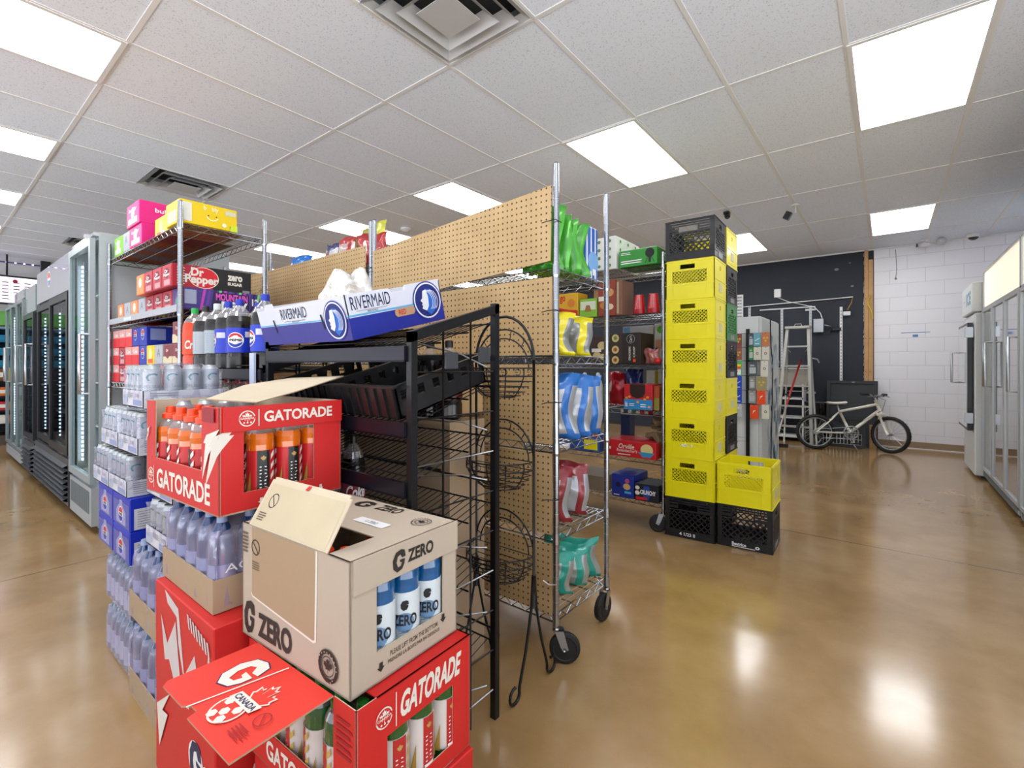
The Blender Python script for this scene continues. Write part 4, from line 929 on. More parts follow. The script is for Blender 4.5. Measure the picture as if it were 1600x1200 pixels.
# ------------------------------------------------------------------ snack bags
def bag(name,label,w,h,d,loc,rz,top_c,mid_c,str_c,seed,group,lean=0,cat='snack bag',band=.78):
    q=MB(); ph=seed*1.7; tm=mat(top_c,.3,.1,.08,coat=.4); mm=mat(mid_c,.3,.35,.08,coat=.3); sm=mat(str_c,.3,.1,.05)
    for side in (-1,1):
        def fn(u,v):
            x=(u-.5)*w; z=v*h; e=math.sin(math.pi*u)**.55*math.sin(math.pi*min(1,max(0,v*1.0)))**.5
            wr=noise.noise(Vector((u*5+ph,v*6,ph)))*.25+noise.noise(Vector((u*14+ph,v*3,ph)))*.12
            pin=1-.1*math.sin(math.pi*v)+.03*math.sin(9*v+ph)
            return (x*pin+.01*math.sin(6*v+ph),side*(d/2)*e*(1+wr)+.012*math.sin(5*u+ph)*v*v+.006*math.sin(21*u)*(1 if v>.93 or v<.05 else 0),z+.008*math.sin(7*u+ph)*v)
        def mf(u,v):
            if v>band-.06*math.cos(3.1*(u-.5)*2): return tm
            if v<.1: return tm
            if abs(u-.3-.1*v)<.055: return sm
            if abs(u-.3-.1*v)<.1: return tm
            if abs(u-.86)<.06: return tm
            return mm
        q.grid(fn,24,22,mf)
    return single(q,name,label,cat,loc,rz,group,(R(lean),0,R(rz)))
x0=-1.12
for i,(a,rz,y) in enumerate(((-1.17,35,1.75),(-1.16,30,1.87),(-1.17,33,1.98))): bag('chip_bag','blue and white chip bag on the near cart, %s from pegboard'%ORD[i],.25,.28,.12,(a,y,.878),rz-8,'#1a6fc4','#b3b6ba','#dfe6ee',i+1,'blue and white chip bags')
for i,(a,rz,y) in enumerate(((-1.2,35,1.75),(-1.19,30,1.91))): bag('chip_bag','yellow and silver chip bag on the near cart, %s from pegboard'%ORD[i],.27,.185,.11,(a,y,1.243),rz-15,'#f2e000','#8f9290','#f6ef60',i+5,'yellow and silver chip bags',0,'snack bag',.82)
for i,(a,rz,y) in enumerate(((-1.19,35,1.74),(-1.18,32,1.88))): bag('chip_bag','red and white chip bag on the near cart, %s from pegboard'%ORD[i],.24,.24,.11,(a,y,.513),rz-8,'#8f1d26','#b2b4b9','#d9cfd0',i+9,'red and white chip bags')
for i,(a,rz,y) in enumerate(((-1.19,35,1.74),(-1.18,30,1.86),(-1.19,34,1.97))): bag('chip_bag','teal and white chip bag on the near cart, %s from pegboard'%ORD[i],.26,.185,.11,(a,y,.197),rz-8,'#12a08c','#abb0ab','#d8e6e0',i+13,'teal and white chip bags')
mb=MB(); mb.box(-.3,-.18,0,.13,.18,.006,mat('#c9a983',.75)); f=Face(mb,(-.3,-.18,.006),(.43,0,0),(0,.36,0)); f.text('ZSI',.7,.2,.95,.5,INK,.02); f.line(.72,.55,.95,.75,.006,INK); single(mb,'cardboard_sheet','flat cardboard sheet with black lettering on the bottom cart shelf','cardboard',(-1.24,1.84,.187))
# green bags and blue pack on the cart's top shelf
for i in range(4): bag('charcoal_bag','bright green bag on the top shelf of the near cart, %s from the pegboard'%ORD[i],.2,.27-.012*i,.06,(-1.155,1.67+.065*i,1.6),8+4*i,'#3a9a24','#4fae30','#9ad87c',i+20,'bright green bags',0,'green bag',.9)
def wrapcol(f,r,t):
    for k in range(3): f.rect(.02+.34*k,0,.16+.34*k,1,mat('#f0f4fa',.4)); r.poly([(.05+.32*k,0),(.2+.32*k,0),(.16+.32*k,1),(.08+.32*k,1)],mat('#eaf0fa',.4))
    r.disc(.6,.35,.05,mat('#7fb4ea',.4),12); r.rect(.55,.1,.8,.22,WHITE)
carton('tissue_pack','blue and white wrapped tissue pack on the top shelf of the near cart','tissue pack',-1.31,1.925,1.6,-1.09,2.045,1.85,mat('#1c62c0',.35,0,.15),wrapcol)
# second and third cart tops
bag('chip_bag','navy and white chip bag on top of the middle cart',.22,.2,.1,(-2.95,1.8,1.83),10,'#26306e','#d8d8dc','#b0303a',31,'bags on the middle cart')
bag('chip_bag','red and white chip bag on the middle cart, in front of a yellow one',.2,.2,.1,(-2.78,1.78,1.84),-8,'#b52a2c','#d8c8c8','#f0d8d8',32,'bags on the middle cart')
bag('chip_bag','red chip bag with white stripe leaning right on top of the middle cart',.24,.21,.1,(-2.56,1.82,1.83),15,'#b02026','#c8484a','#f0e0e0',33,'bags on the middle cart')
bag('chip_bag','yellow green chip bag lying at the back on top of the middle cart',.34,.3,.1,(-2.75,1.95,1.85),-6,'#c8c83a','#d8cf50','#8a9a20',34,'bags on the middle cart')
bag('chip_bag','bright blue chip bag at the left of the middle cart top',.22,.2,.1,(-3.34,1.75,1.79),10,'#1a72d0','#3a92e4','#d8e8f8',35,'bags on the middle cart')
carton('product_box','grey cardboard carton under the bags on the middle cart top shelf','carton',-3.46,1.66,1.6,-2.36,2.02,1.79,mat('#9a9ca0',.6),None)

# ------------------------------------------------------------------ groceries behind the carts
def box_(name,label,x0,y0,z0,x1,y1,z1,col,deco=None,cat='grocery box',group=None,rz=0): return carton(name,label,cat,x0,y0,z0,x1,y1,z1,mat(col,.5,0,.08),deco,group,rz)
def grill(f,r,t): f.disc(.82,.68,.035,INK,16); f.rect(.79,.12,.85,.5,INK); f.line(.79,.5,.7,.1,.004,INK); f.line(.85,.5,.94,.1,.004,INK); f.lines(.06,.7,.35,.88,2,WHITE,.4); f.lines(.06,.15,.7,.4,2,WHITE,.5)
box_('grill_box','long green box with a black grill picture on the topmost shelf',-1.6,3.34,1.939,-1.305,3.6,2.065,'#2f9a34',grill)
def tpd(f,r,t):
    for i in range(6):
        for j in range(4): (f if i<3 else r).disc(.17+.32*(i%3),.12+.25*j,.014,mat('#5a8a50',.5),7)
    t.rect(.0,.85,1,1,mat('#2a4a9a',.5))
box_('tissue_pack','white patterned tissue pack on the topmost shelf behind the near cart',-1.9,3.33,1.939,-1.62,3.76,2.19,'#eef0ea',tpd,'tissue pack')
for i,(cx,) in enumerate(((-1.455,),(-1.345,))):
    q=MB(); RP=mat('#c80f1c',.25,0,.05,coat=.6)
    for k in range(9): q.lathe([(.046,.004*k),(.046,.004*k+.003)],RP,20)
    q.lathe([(.047,.03),(.044,.034),(.034,.14),(.031,.142)],RP,20); q.lathe([(.0335,.1),(.033,.112)],mat('#ece6e4',.4),20)
    single(q,'cup_stack','stack of red plastic cups upside down on the shelf, %s'%('left one','right one beside the crates')[i],'cups',(cx,3.38,1.584),0,'red cup stacks')
def food(a,b,c):
    def fn(f,r,t):
        f.disc(.35,.3,.035,mat(a,.5),12,.8); f.disc(.65,.65,.04,mat(b,.5),12,.8); f.disc(.7,.25,.03,mat(c,.5),10,.8); f.rect(.05,.42,.6,.55,CREAM)
    return fn
box_('cereal_box','tall red and brown food box on the second highest shelf, beside the cups',-1.78,3.34,1.584,-1.63,3.5,1.86,'#9a3a24',food('#c98a3a','#d9a060','#e8d4b0'))
box_('cereal_box','narrow brown food box standing edge on left of the cups',-1.625,3.34,1.584,-1.575,3.55,1.85,'#8a5a42',lambda f,r,t:f.rect(.1,.05,.5,.95,mat('#b5a184',.6)))
box_('waffle_box','yellow box with red swoosh lettering behind the near cart post',-2.14,3.34,1.584,-1.96,3.5,1.79,'#f0b81c',lambda f,r,t:(f.poly([(0,.1),(.5,.2),(1,.1),(1,.3),(.5,.35),(0,.45)],RED),f.text('go',.05,.6,.35,.9,RED,.03),f.disc(.65,.6,.035,mat('#e88a2a',.5),12)))
box_('snack_box','lime green box with a biscuit picture behind the near cart',-1.945,3.34,1.584,-1.79,3.5,1.73,'#8cc63a',lambda f,r,t:(f.rect(.06,.4,.94,.86,mat('#e4ecd2',.5)),f.poly([(.3,.3),(.7,.3),(.6,.65),(.4,.65)],mat('#a8783a',.6))))
box_('snack_box','brown box with biscuit pictures beside the green box',-1.93,3.55,1.584,-1.8,3.7,1.84,'#c9986a',food('#e8c080','#b06a30','#e0c090'))
def carr(f,r,t):
    BK=mat('#241c1a',.5); f.rect(.42,0,1,1,BK)
    for b in (.74,.36,.02):
        f.disc(.2,b+.1,.03,mat('#d8c68a',.5),14); f.disc(.2,b+.1,.016,mat('#7a8a3a' if b>.5 else '#a85a2a',.5),8)
    f.ring(.7,.8,.034,.004,GREY,20); f.text("Carr's",.66,.7,.74,.9,CREAM,.01,0,True); f.text('CRACKERS',.64,.1,.7,.55,CREAM,.02,0,True); f.text('CRISP',.78,.2,.84,.55,CREAM,.01,0,True); f.rect(.78,.05,.86,.15,ORANGE)
box_('cracker_box','dark brown cracker carton with round cream pictures on the third shelf',-1.68,3.34,1.214,-1.43,3.6,1.445,'#3a2c24',carr)
box_('cracker_box','dark carton with cream pictures behind the cart post, third shelf',-1.84,3.34,1.214,-1.69,3.6,1.43,'#40302a',food('#d8c68a','#d8c68a','#d8c68a'))
bag('candy_bag','pink and brown candy bag on the third shelf beside the dark carton',.13,.11,.06,(-1.36,3.4,1.214),0,'#b86a6a','#c98a7a','#8a4a3a',41,None,0,'candy bag')
q=MB(); q.lathe_xyz((0,0,.02),.022,RED,12,1.3,1,.9); single(q,'candy_pouch','small shiny red pouch at the right end of the third shelf','candy bag',(-1.31,3.37,1.214))
box_('carton_box','white carton with black print at the back of the third shelf',-1.72,3.66,1.214,-1.46,3.77,1.52,'#dcdcdc',lambda f,r,t:f.rect(.05,.7,.25,.98,mat('#7ab8e8',.5)))
box_('carton_box','white carton with green emblem at the back of the third shelf',-1.45,3.66,1.214,-1.35,3.77,1.53,'#e6e6e2',lambda f,r,t:(f.disc(.5,.85,.03,mat('#6ad83a',.5),10),f.rect(.1,.4,.9,.6,mat('#d8a07a',.5)),f.rect(.1,.1,.4,.4,NAVY)))
def rbx(f,r,t):
    f.rect(0,0,1,.4,mat('#2a8fd0',.5)); f.poly([(.22,1),(.22,.65),(.3,.5),(.5,.44),(.68,.5),(.76,.65),(.76,1)],mat('#2a1410',.8))
    for (a,b) in ((.1,.45),(.2,.5),(.5,.3),(.75,.42),(.85,.5),(.9,.12)): f.disc(a,b,.012,mat('#f0a030',.5),8,.7)
    f.text('fish',.05,.1,.14,.3,WHITE,.02); f.lines(.2,.12,.4,.25,2,WHITE,.4); f.lines(.6,.08,.82,.25,2,WHITE,.4)
box_('cracker_box','red and blue cracker carton with a dark cut out on the fourth shelf',-1.56,3.34,.873,-1.34,3.55,1.06,'#c8202a',rbx)
box_('snack_box','red and olive box right of the cut out carton, fourth shelf',-1.335,3.36,.873,-1.295,3.55,1.05,'#a8481e',lambda f,r,t:f.rect(0,0,1,.5,mat('#8a8a3a',.5)))
bag('chip_bag','red bag at the back of the fourth shelf',.2,.27,.1,(-1.8,3.68,.873),0,'#c8102a','#c8182a','#e8c8c8',43,None)
bag('cloth_bundle','blue and white folded cloth at the back of the fourth shelf',.16,.3,.1,(-1.62,3.68,.873),0,'#1a2c7a','#1f3590','#c8d2ea',44,None,0,'cloth')
box_('carton_box','yellow carton with white lid behind the cut out carton',-1.52,3.66,.873,-1.44,3.75,1.16,'#e8dc20',lambda f,r,t:f.rect(.1,.6,.9,1,WHITE))
box_('carton_box','plain white carton at the back right of the fourth shelf',-1.42,3.66,.873,-1.3,3.76,1.17,'#e4e6e6')
for i in range(3):
    q=MB(); CB=mat('#dfe6ea',.3,0,.05,coat=.5); q.lathe([(.035,0),(.038,.01),(.038,.17),(.03,.2),(.014,.22),(.014,.24)],CB,14); q.lathe([(.0385,.04),(.0385,.13)],mat('#c8d4da',.4),14); q.lathe([(.016,.235),(.016,.26),(.008,.27)],mat('#e8f0f8' if i else '#4a90d0',.4),10)
    single(q,'cleaner_bottle','white cleaner bottle on the fourth shelf seen through the near cart, %s from the left'%ORD[i],'bottle',(-2.05+.12*i,3.4,.873),0,'white cleaner bottles')
box_('snack_box','green box on the fourth shelf seen through the near cart',-2.0,3.5,.873,-1.86,3.6,1.02,'#3aa82a')
def orv(f,r,t):
    f.text("Orville",.26,.5,.58,.8,CREAM,.01,.2); f.text("Redenbacher's",.22,.3,.64,.5,CREAM,.0,.2); f.disc(.83,.55,.048,mat('#e8d890',.5),14,.9); f.poly([(.66,.4),(1.0-.02,.4),(.9,.1),(.74,.1)],mat('#3a9ac8',.5)); f.rect(.05,.4,.1,.55,CREAM); f.lines(.25,.1,.6,.2,1,CREAM,.5)
box_('popcorn_box','long red popcorn carton with a bowl picture on the fifth shelf',-1.7,3.33,.514,-1.31,3.6,.635,'#d01a26',orv)
for i,(a,b,c) in enumerate(((-1.42,3.5,.64),(-1.36,3.46,.66),(-1.34,3.55,.7),(-1.4,3.56,.72),(-1.36,3.5,.76),(-1.33,3.44,.64))):
    q=MB(); q.T=Matrix.Rotation(R(20*i-40),4,'Z')@Matrix.Rotation(R(12*i-20),4,'X'); q.bbox(-.035,-.035,0,.035,.035,.04,mat('#8a7458',.8,0,.2,20),.006); single(q,'snack_bar','brown wrapped block heaped above the red popcorn carton, %s of the pile'%ORD[i],'snack',(a,b,c),0,'brown blocks in the heap')
box_('snack_box','dark blue box standing behind the popcorn carton',-1.72,3.62,.514,-1.64,3.72,.8,'#1c2c5a')
box_('carton_box','white and red carton under the fourth shelf, behind the popcorn carton',-1.72,3.62,.8,-1.4,3.72,.85,'#e8e6e4',lambda f,r,t:[f.rect(.08+.22*k,.2,.2+.22*k,.85,mat(['#2a2a2a','#3a8a6a','#d03a4a','#c82030'][k],.5)) for k in range(4)],)
box_('snack_box','blue and yellow box on the fifth shelf seen through the near cart',-2.05,3.36,.514,-1.78,3.5,.66,'#2a5ab0',lambda f,r,t:(f.rect(.5,.1,.95,.7,YEL),f.rect(.05,.8,.95,1,RED)))
box_('snack_box','dark blue biscuit box with red badge on the bottom shelf',-1.655,3.33,.204,-1.48,3.6,.375,'#14309a',lambda f,r,t:(f.disc(.72,.75,.018,mat('#d05a7a',.5),10),f.disc(.7,.5,.03,mat('#d8b878',.5),12,.8),f.disc(.3,.55,.02,mat('#0a1440',.5),10),f.rect(.6,.2,.9,.3,mat('#58b8d8',.5)),f.lines(.1,.05,.4,.15,1,CREAM)))
def crun(f,r,t):
    f.poly([(.4,.9),(.62,.9),(.68,.45),(.6,.1),(.42,.1),(.34,.45)],mat('#1a4aa0',.5)); f.text('CRUNCHY',.24,.4,.9,.66,WHITE,.04); f.disc(.12,.75,.018,CREAM,10,.8); f.disc(.12,.45,.02,CREAM,10,.8); f.poly([(.05,.05),(.55,.1),(.5,.25),(.05,.22)],RED)
box_('snack_box','black and blue box lettered crunchy on the bottom shelf',-1.47,3.33,.204,-1.29,3.55,.33,'#171a2a',crun)
box_('snack_box','pale carton at the left of the bottom shelf',-2.1,3.38,.204,-1.75,3.7,.32,'#8a7a68')

# ------------------------------------------------------------------ milk crates
def clip(a, b, c, d, cx, sgn):
    """segment of the line v = sgn*u + cx inside the rectangle"""
    pts = []
    for u in (a, c):
        v = sgn*u+cx
        if b-1e-9 <= v <= d+1e-9: pts.append((u, v))
    for v in (b, d):
        u = (v-cx)/sgn
        if a < u < c: pts.append((u, v))
    return (min(pts), max(pts)) if len(pts) >= 2 and math.dist(min(pts), max(pts)) > .004 else None
CS, CH = .33, .276
def crate_mesh(m, kind, dark=False):
    q = MB(); t = .007
    def wall(k, fn):
        q.T = Matrix.Rotation(math.pi/2*k, 4, 'Z') @ Matrix.Translation((-CS/2, -CS/2, 0)); fn()
    def bars(a, b, c, d, st, w):
        for sg in (1, -1):
            cx = (b - sg*(a if sg > 0 else c)) - (d-b) - (c-a)
            for i in range(60):
                s_ = clip(a, b, c, d, b - (c if sg > 0 else -a) + i*st, sg)
                if s_:
                    (u0, v0), (u1, v1) = s_; L = math.hypot(u1-u0, v1-v0); nx, nz = -(v1-v0)/L*w/2, (u1-u0)/L*w/2
                    V = [(u0-nx,.001,v0-nz),(u1-nx,.001,v1-nz),(u1+nx,.001,v1+nz),(u0+nx,.001,v0+nz)]; V += [(x, t-.001, z) for x, _, z in V]
                    q.add(V, [(0,1,2,3),(7,6,5,4),(0,4,5,1),(1,5,6,2),(2,6,7,3),(3,7,4,0)], m)
    def holes(wins):
        xs = sorted({0, CS, *[w[0] for w in wins], *[w[2] for w in wins]})
        for a, b in zip(xs, xs[1:]):
            z = 0
            for w in sorted([w for w in wins if w[0] < (a+b)/2 < w[2]], key=lambda w: w[1]):
                if w[1] > z: q.box(a, 0, z, b, t, w[1], m)
                z = w[3]
            if z < CH: q.box(a, 0, z, b, t, CH, m)
    def rib(z, h=.006): q.box(-.003, -.003, z, CS+.003, 0, z+h, m)
    def front():
        if kind == 'solid': W = (.045, .115, .28, .2); holes([W,(.1,.212,.2,.243)]); bars(*W, .024, .005); q.box(.05,-.002,.03,.055,0,.13,m); q.box(.27,-.002,.03,.275,0,.13,m)
        elif kind == 'open': holes([(.03,.055,.3,.185),(.03,.192,.1,.2),(.09,.195,.22,.232),(.23,.205,.3,.212),(.03,.22,.085,.228),(.23,.222,.3,.23),(.03,.24,.3,.246),(.03,.256,.3,.262)]); bars(.03,.055,.3,.185,.04,.007)
        for z in (0, .1, .262) if kind == 'solid' else (0, .045, .27): rib(z)
    def side():
        if kind == 'solid': holes([(.14,.2,.17,.23)]); q.box(.05,-.002,.02,.28,0,.024,m); q.box(.12,-.0025,.05,.2,-.0005,.11,mat('#d8d8b8' if not dark else '#55585c',.5))
        elif kind == 'open': holes([(.04,.06,.29,.2),(.13,.21,.2,.24)]); bars(.04,.06,.29,.2,.036,.008); q.box(.1,-.0025,.012,.22,-.0005,.045,mat('#8a8d92',.4))
        for z in (0, .125, .262) if kind == 'solid' else (0, .045, .27): rib(z)
    for k in (0, 2): wall(k, front)
    for k in (1, 3): wall(k, side)
    q.T = Matrix()
    for i in range(9): w = CS/9; q.box(-CS/2+w*i+.004, -CS/2+.004, .004, -CS/2+w*i+w-.008, CS/2-.004, .01, m)
    for i in range(6): w = CS/6; q.box(-CS/2+.004, -CS/2+w*i+.01, .002, CS/2-.004, -CS/2+w*i+.02, .008, m)
    return q
BKP = mat('#15161a', .5, 0, .1, coat=.05)
cy = crate_mesh(YEL, 'solid').build('milk_crate'); ck = crate_mesh(BKP, 'open', True).build('milk_crate'); cg = crate_mesh(GREEN, 'open').build('milk_crate')
km = crate_mesh(BKP, 'open', True)
def text_crate(m, kind, parts):
    q = crate_mesh(m, kind); f = Face(q, (-CS/2,-CS/2-.0035,0),(CS,0,0),(0,0,CH))
    for p in parts: f.text(*p)
    return q
t1_ = text_crate(BKP, 'open', [('4 1/23 II', .3, .06, .62, .14, WHITE, .03)]).build('milk_crate')
t2_ = text_crate(BKP, 'open', [('Beatrice', .28, .06, .54, .14, WHITE, .03), ('_____', .28, .03, .7, .045, WHITE), ('o', .7, .05, .78, .12, WHITE, .03)]).build('milk_crate')
t3_ = text_crate(YEL, 'solid', [('ADL 5', .32, .3, .58, .37, WHITE, .02)]).build('milk_crate')
def crate(o, label, x, y, k, rz=0, used=set()):
    z = .0005+.2765*k
    if o.name in used: c = o.copy(); C.objects.link(c)
    else: c = o; used.add(o.name)
    c.location = (x, y, z); c.rotation_euler = (0, 0, R(rz)); tag(c, label, 'crate', 'stacked milk crates'); return c
AX, AY = -1.082, 3.5
crate(t1_, 'black milk crate with white numbers at the bottom of the tall front stack', AX, AY, 0, 3)
for k, rz in ((1,3),(3,2.4),(4,2.6),(5,3),(6,2.2)): crate(cy, 'yellow milk crate in the tall front stack, %s from the floor' % ORD[k], AX+(.004 if k > 3 else 0), AY+.003, k, rz)
crate(t3_, 'yellow milk crate with small white print in the tall front stack, third from the floor', AX, AY, 2, 2.6)
crate(ck, 'black open milk crate on top of the tall front stack', AX+.004, AY, 7, 2)
BX_, BY_ = -.738, 3.535
crate(t2_, 'black milk crate with white script on the floor at the right', BX_, BY_, 0, 2)
crate(cy, 'yellow open milk crate on top of the low right stack', BX_, BY_, 1, 1)
for k, o, l in ((0,ck,'black'),(1,cy,'yellow'),(2,ck,'black'),(3,cy,'yellow'),(4,ck,'black'),(5,cg,'green'),(6,ck,'black'),(7,cy,'yellow')):
    crate(o, '%s milk crate in the rear stack behind the tall one, %s from the floor' % (l, ORD[k]), -1.085, 3.855, k, 1)

# ------------------------------------------------------------------ white display block with hanging cards
q = MB(); WP = mat('#d3d9da', .55, 0, .06, 3)
q.bbox(-.42,-.53,0,.42,.53,1.74,WP,.02)
f = Face(q,(.42,-.53,0),(0,1.06,0),(0,0,1.74)); BLU = mat('#5c86a8',.6,0,.25,30); BL2 = mat('#a9c4d4',.6,0,.2,30); random.seed(11)
for i in range(60):
    a, b = random.uniform(.3,.95), random.choice([random.uniform(.02,.45), random.uniform(.4,.62), random.uniform(.6,.9)]); s_ = random.uniform(.01,.05)*(1.4 if b < .45 else .8)
    f.poly([(a+s_*random.uniform(.3,1)*math.cos(R(t)), b+s_*1.1*random.uniform(.3,1.3)*math.sin(R(t))) for t in range(0,360,40)], BLU if random.random() < .5 else BL2)
f = Face(q,(-.42,-.53,0),(.84,0,0),(0,0,1.74)); f.line(.6,.2,.85,.21,.004,GREY); f.line(.62,.235,.8,.23,.004,GREY); f.line(.97,.0,.97,.99,.004,GREY)
single(q,'display_block','tall white painted block with blue stains behind the crates','display block',(-1.49,6.26,0))
q = MB(); q.tube([(0,-.22,1.75),(.0,-.2,1.5),(.004,-.1,1.1),(.004,-.15,.6),(.004,-.22,.01)],.006,INK,6); single(q,'power_cord','black cord hanging down the stained side of the white block','cord',(-1.062,6.4,0))
q = MB(); q.box(-.018,-.01,.02,.018,.01,1.6,BLACKM)
for z in (1.55,1.4,1.25,1.09,.93,.78): q.rod((-.12,-.012,z),(.2,-.012,z),.003,BLACKM,5)
single(q,'card_rack','black hanging rack strip on the front of the white block','display rack',(-1.2,5.7,0))
cards = [(-1.29,1.405,.07,.145,'#8a4a3a','coppery'),(-1.29,1.26,.07,.14,'#a05a4a','dark copper'),(-1.29,1.09,.07,.165,'#5ac878','rainbow'),(-1.29,.935,.07,.15,'#1c48c8','upper blue'),(-1.29,.78,.07,.15,'#1c48c8','lower blue'),(-1.29,.63,.07,.14,'#c8ccd2','pale grey'),
 (-1.16,1.405,.05,.14,'#4a5a6a','dark slate'),(-1.1,1.41,.07,.14,'#6ab0c0','light blue'),(-1.02,1.405,.075,.15,'#c87850','orange brown'),(-1.16,1.26,.05,.14,'#1c8a3a','green'),(-1.1,1.26,.07,.14,'#d8d8c8','cream with dark spot, left'),(-1.02,1.26,.07,.14,'#d8d8c8','cream with dark spot, right'),
 (-1.145,1.09,.09,.15,'#50585c','dark framed'),(-1.03,1.08,.07,.17,'#dcdccc','cream with dark spot, lower'),(-1.15,.94,.06,.14,'#8a8a84','grey barcoded'),(-1.06,.93,.1,.15,'#a09870','gold clustered'),(-1.15,.79,.07,.14,'#9a9c98','silver grey'),(-1.06,.78,.08,.15,'#f2501e','upper bright orange'),(-1.13,.62,.08,.15,'#f2501e','lower bright orange'),(-1.02,.63,.07,.15,'#dcdccc','cream with dark spot, lowest')]
for (x, z, w, h, c_, l) in cards:
    q = MB(); q.box(-w/2,0,0,w/2,.012,h,mat(c_,.4,0,.1,coat=.3)); f = Face(q,(-w/2,0,0),(w,0,0),(0,0,h)); f.disc(.5,.93,.004,INK,8)
    if 'cream' in l: f.ring(.5,.5,.014,.006,mat('#5a4a3a',.5),12)
    elif 'orange' in l and 'brown' not in l: f.shape(BOLT,.5,.5,.4,.3,CREAM)
    elif 'gold' in l or 'copper' in l or 'brown' in l:
        for a, b in ((.3,.6),(.7,.6),(.5,.4)): f.disc(a,b,.013,mat('#e0b850',.35,.3),9)
    elif 'rainbow' in l: f.rect(.2,.6,.9,.75,YEL); f.rect(.2,.45,.9,.6,ORANGE); f.rect(.1,.05,.9,.4,WHITE)
    elif 'blue' in l: f.line(.2,.4,.8,.6,.006,WHITE); f.lines(.2,.1,.8,.25,1,WHITE)
    else: f.rect(.15,.15,.85,.6,mat('#b8c0c4',.5)); f.lines(.2,.65,.8,.8,2,WHITE)
    single(q,'hanging_card','%s packaged card hanging on the white block rack'%l,'packaged card',(x,5.665-.004*(hash(l)%3)*0,z),0,'cards hanging on the rack')

# ------------------------------------------------------------------ back wall things
ALU = mat('#c6c6c0', .4, .35, .05)
lad = thing('step_ladder','open aluminium step ladder in front of the dark wall','step ladder',(-1.09,8.12,0),-4)
for s in (-1,1):
    q=MB(); q.T=Matrix(); a=(s*.235,0,0); b=(s*.14,.3,1.78)
    q.add([(a[0]-.02,a[1]-.03,a[2]),(a[0]+.02,a[1]-.03,a[2]),(a[0]+.02,a[1]+.03,a[2]),(a[0]-.02,a[1]+.03,a[2]),(b[0]-.02,b[1]-.03,b[2]),(b[0]+.02,b[1]-.03,b[2]),(b[0]+.02,b[1]+.03,b[2]),(b[0]-.02,b[1]+.03,b[2])],[(0,3,2,1),(4,5,6,7),(0,1,5,4),(1,2,6,5),(2,3,7,6),(3,0,4,7)],ALU); q.build('front_rail',lad)
    q=MB(); q.tube([(s*.22,.44,0),(s*.14,.34,1.76)],.014,ALU,6); q.build('rear_rail',lad)
for k in range(5):
    t_=(.3+.3*k)/1.78; w=.235-.095*t_; q=MB(); q.box(-w,.3*t_-.045,.3+.3*k-.022,w,.3*t_+.045,.3+.3*k,ALU)
    q.rod((-w,.3*t_,.3+.3*k-.02),(-w*.6,.3*t_+.02,.3+.3*k-.1),.004,ALU,5); q.rod((w,.3*t_,.3+.3*k-.02),(w*.6,.3*t_+.02,.3+.3*k-.1),.004,ALU,5); q.build('step',lad)
q=MB(); q.bbox(-.165,.22,1.76,.165,.4,1.8,ALU,.006); q.tube([(-.05,.3,1.8),(-.04,.3,1.835),(.04,.3,1.835),(.05,.3,1.8)],.005,ALU,6); q.build('top_cap',lad)
for k in range(3): q=MB(); q.tube([(-.21+.017*k,.42-.023*k,.4+.4*k),(.21-.017*k,.42-.023*k,.4+.4*k)],.007,ALU,5); q.build('rear_brace',lad)
sq = thing('floor_squeegee','red and white pole squeegee leaning against the ladder','squeegee',(-1.3,7.93,0),0)
q=MB(); q.rod((0,0,.04),(.14,.06,.62),.012,WHITE,8); q.rod((.14,.06,.62),(.31,.12,1.27),.013,mat('#c2242c',.4),8); q.build('handle',sq)
q=MB(); q.box(-.17,-.02,0,.17,.02,.05,BLACKP); q.build('head',sq); q=MB(); q.T=Matrix.Translation((.17,.07,.75)); q.tube([(-.05,0,.03),(.03,0,-.02)],.014,BLACKP,6); q.build('grip',sq)
wr = thing('white_shelf_rack','low white shelf rack behind the step ladder','shelf',(-1.285,8.76,0))
for z in (.06,.36,.66,.86): q=MB(); q.box(-.26,-.1,z,.26,.18,z+.03,WHITE); q.build('shelf',wr)
for s in (-.25,.25): q=MB(); q.box(s-.012,-.1,0,s+.012,.18,.9,WHITE); q.build('side_panel',wr)
q=MB(); q.add([(-.22,-.1,0),(.22,-.1,0),(.22,.12,0),(-.22,.12,0),(-.26,-.14,.26),(.26,-.14,.26),(.26,.16,.26),(-.26,.16,.26)],[(0,3,2,1),(0,1,5,4),(1,2,6,5),(2,3,7,6),(3,0,4,7)],clear_mat('tote_plastic','#f4f4f4',.15,.5,'#e4e2da',.2)); q.box(-.27,-.15,.255,.27,.17,.27,WHITE); q.box(-.2,-.08,.01,.2,.1,.17,mat('#c9b49a',.7)); single(q,'storage_tote','translucent storage tote on the white rack behind the ladder','storage tote',(-1.2,8.765,.892))
q=MB(); q.box(-.13,-.02,0,.13,.2,.62,mat('#0b0b0e',.15,0,.05,coat=.8)); q.box(-.13,-.022,.62,.13,.2,.64,mat('#5a5a72',.2,0,.05,coat=.8)); q.box(-.125,-.03,.0,-.115,-.02,.6,GREY); single(q,'black_appliance','glossy black appliance standing right of the ladder','appliance',(-.885,8.72,0.0))
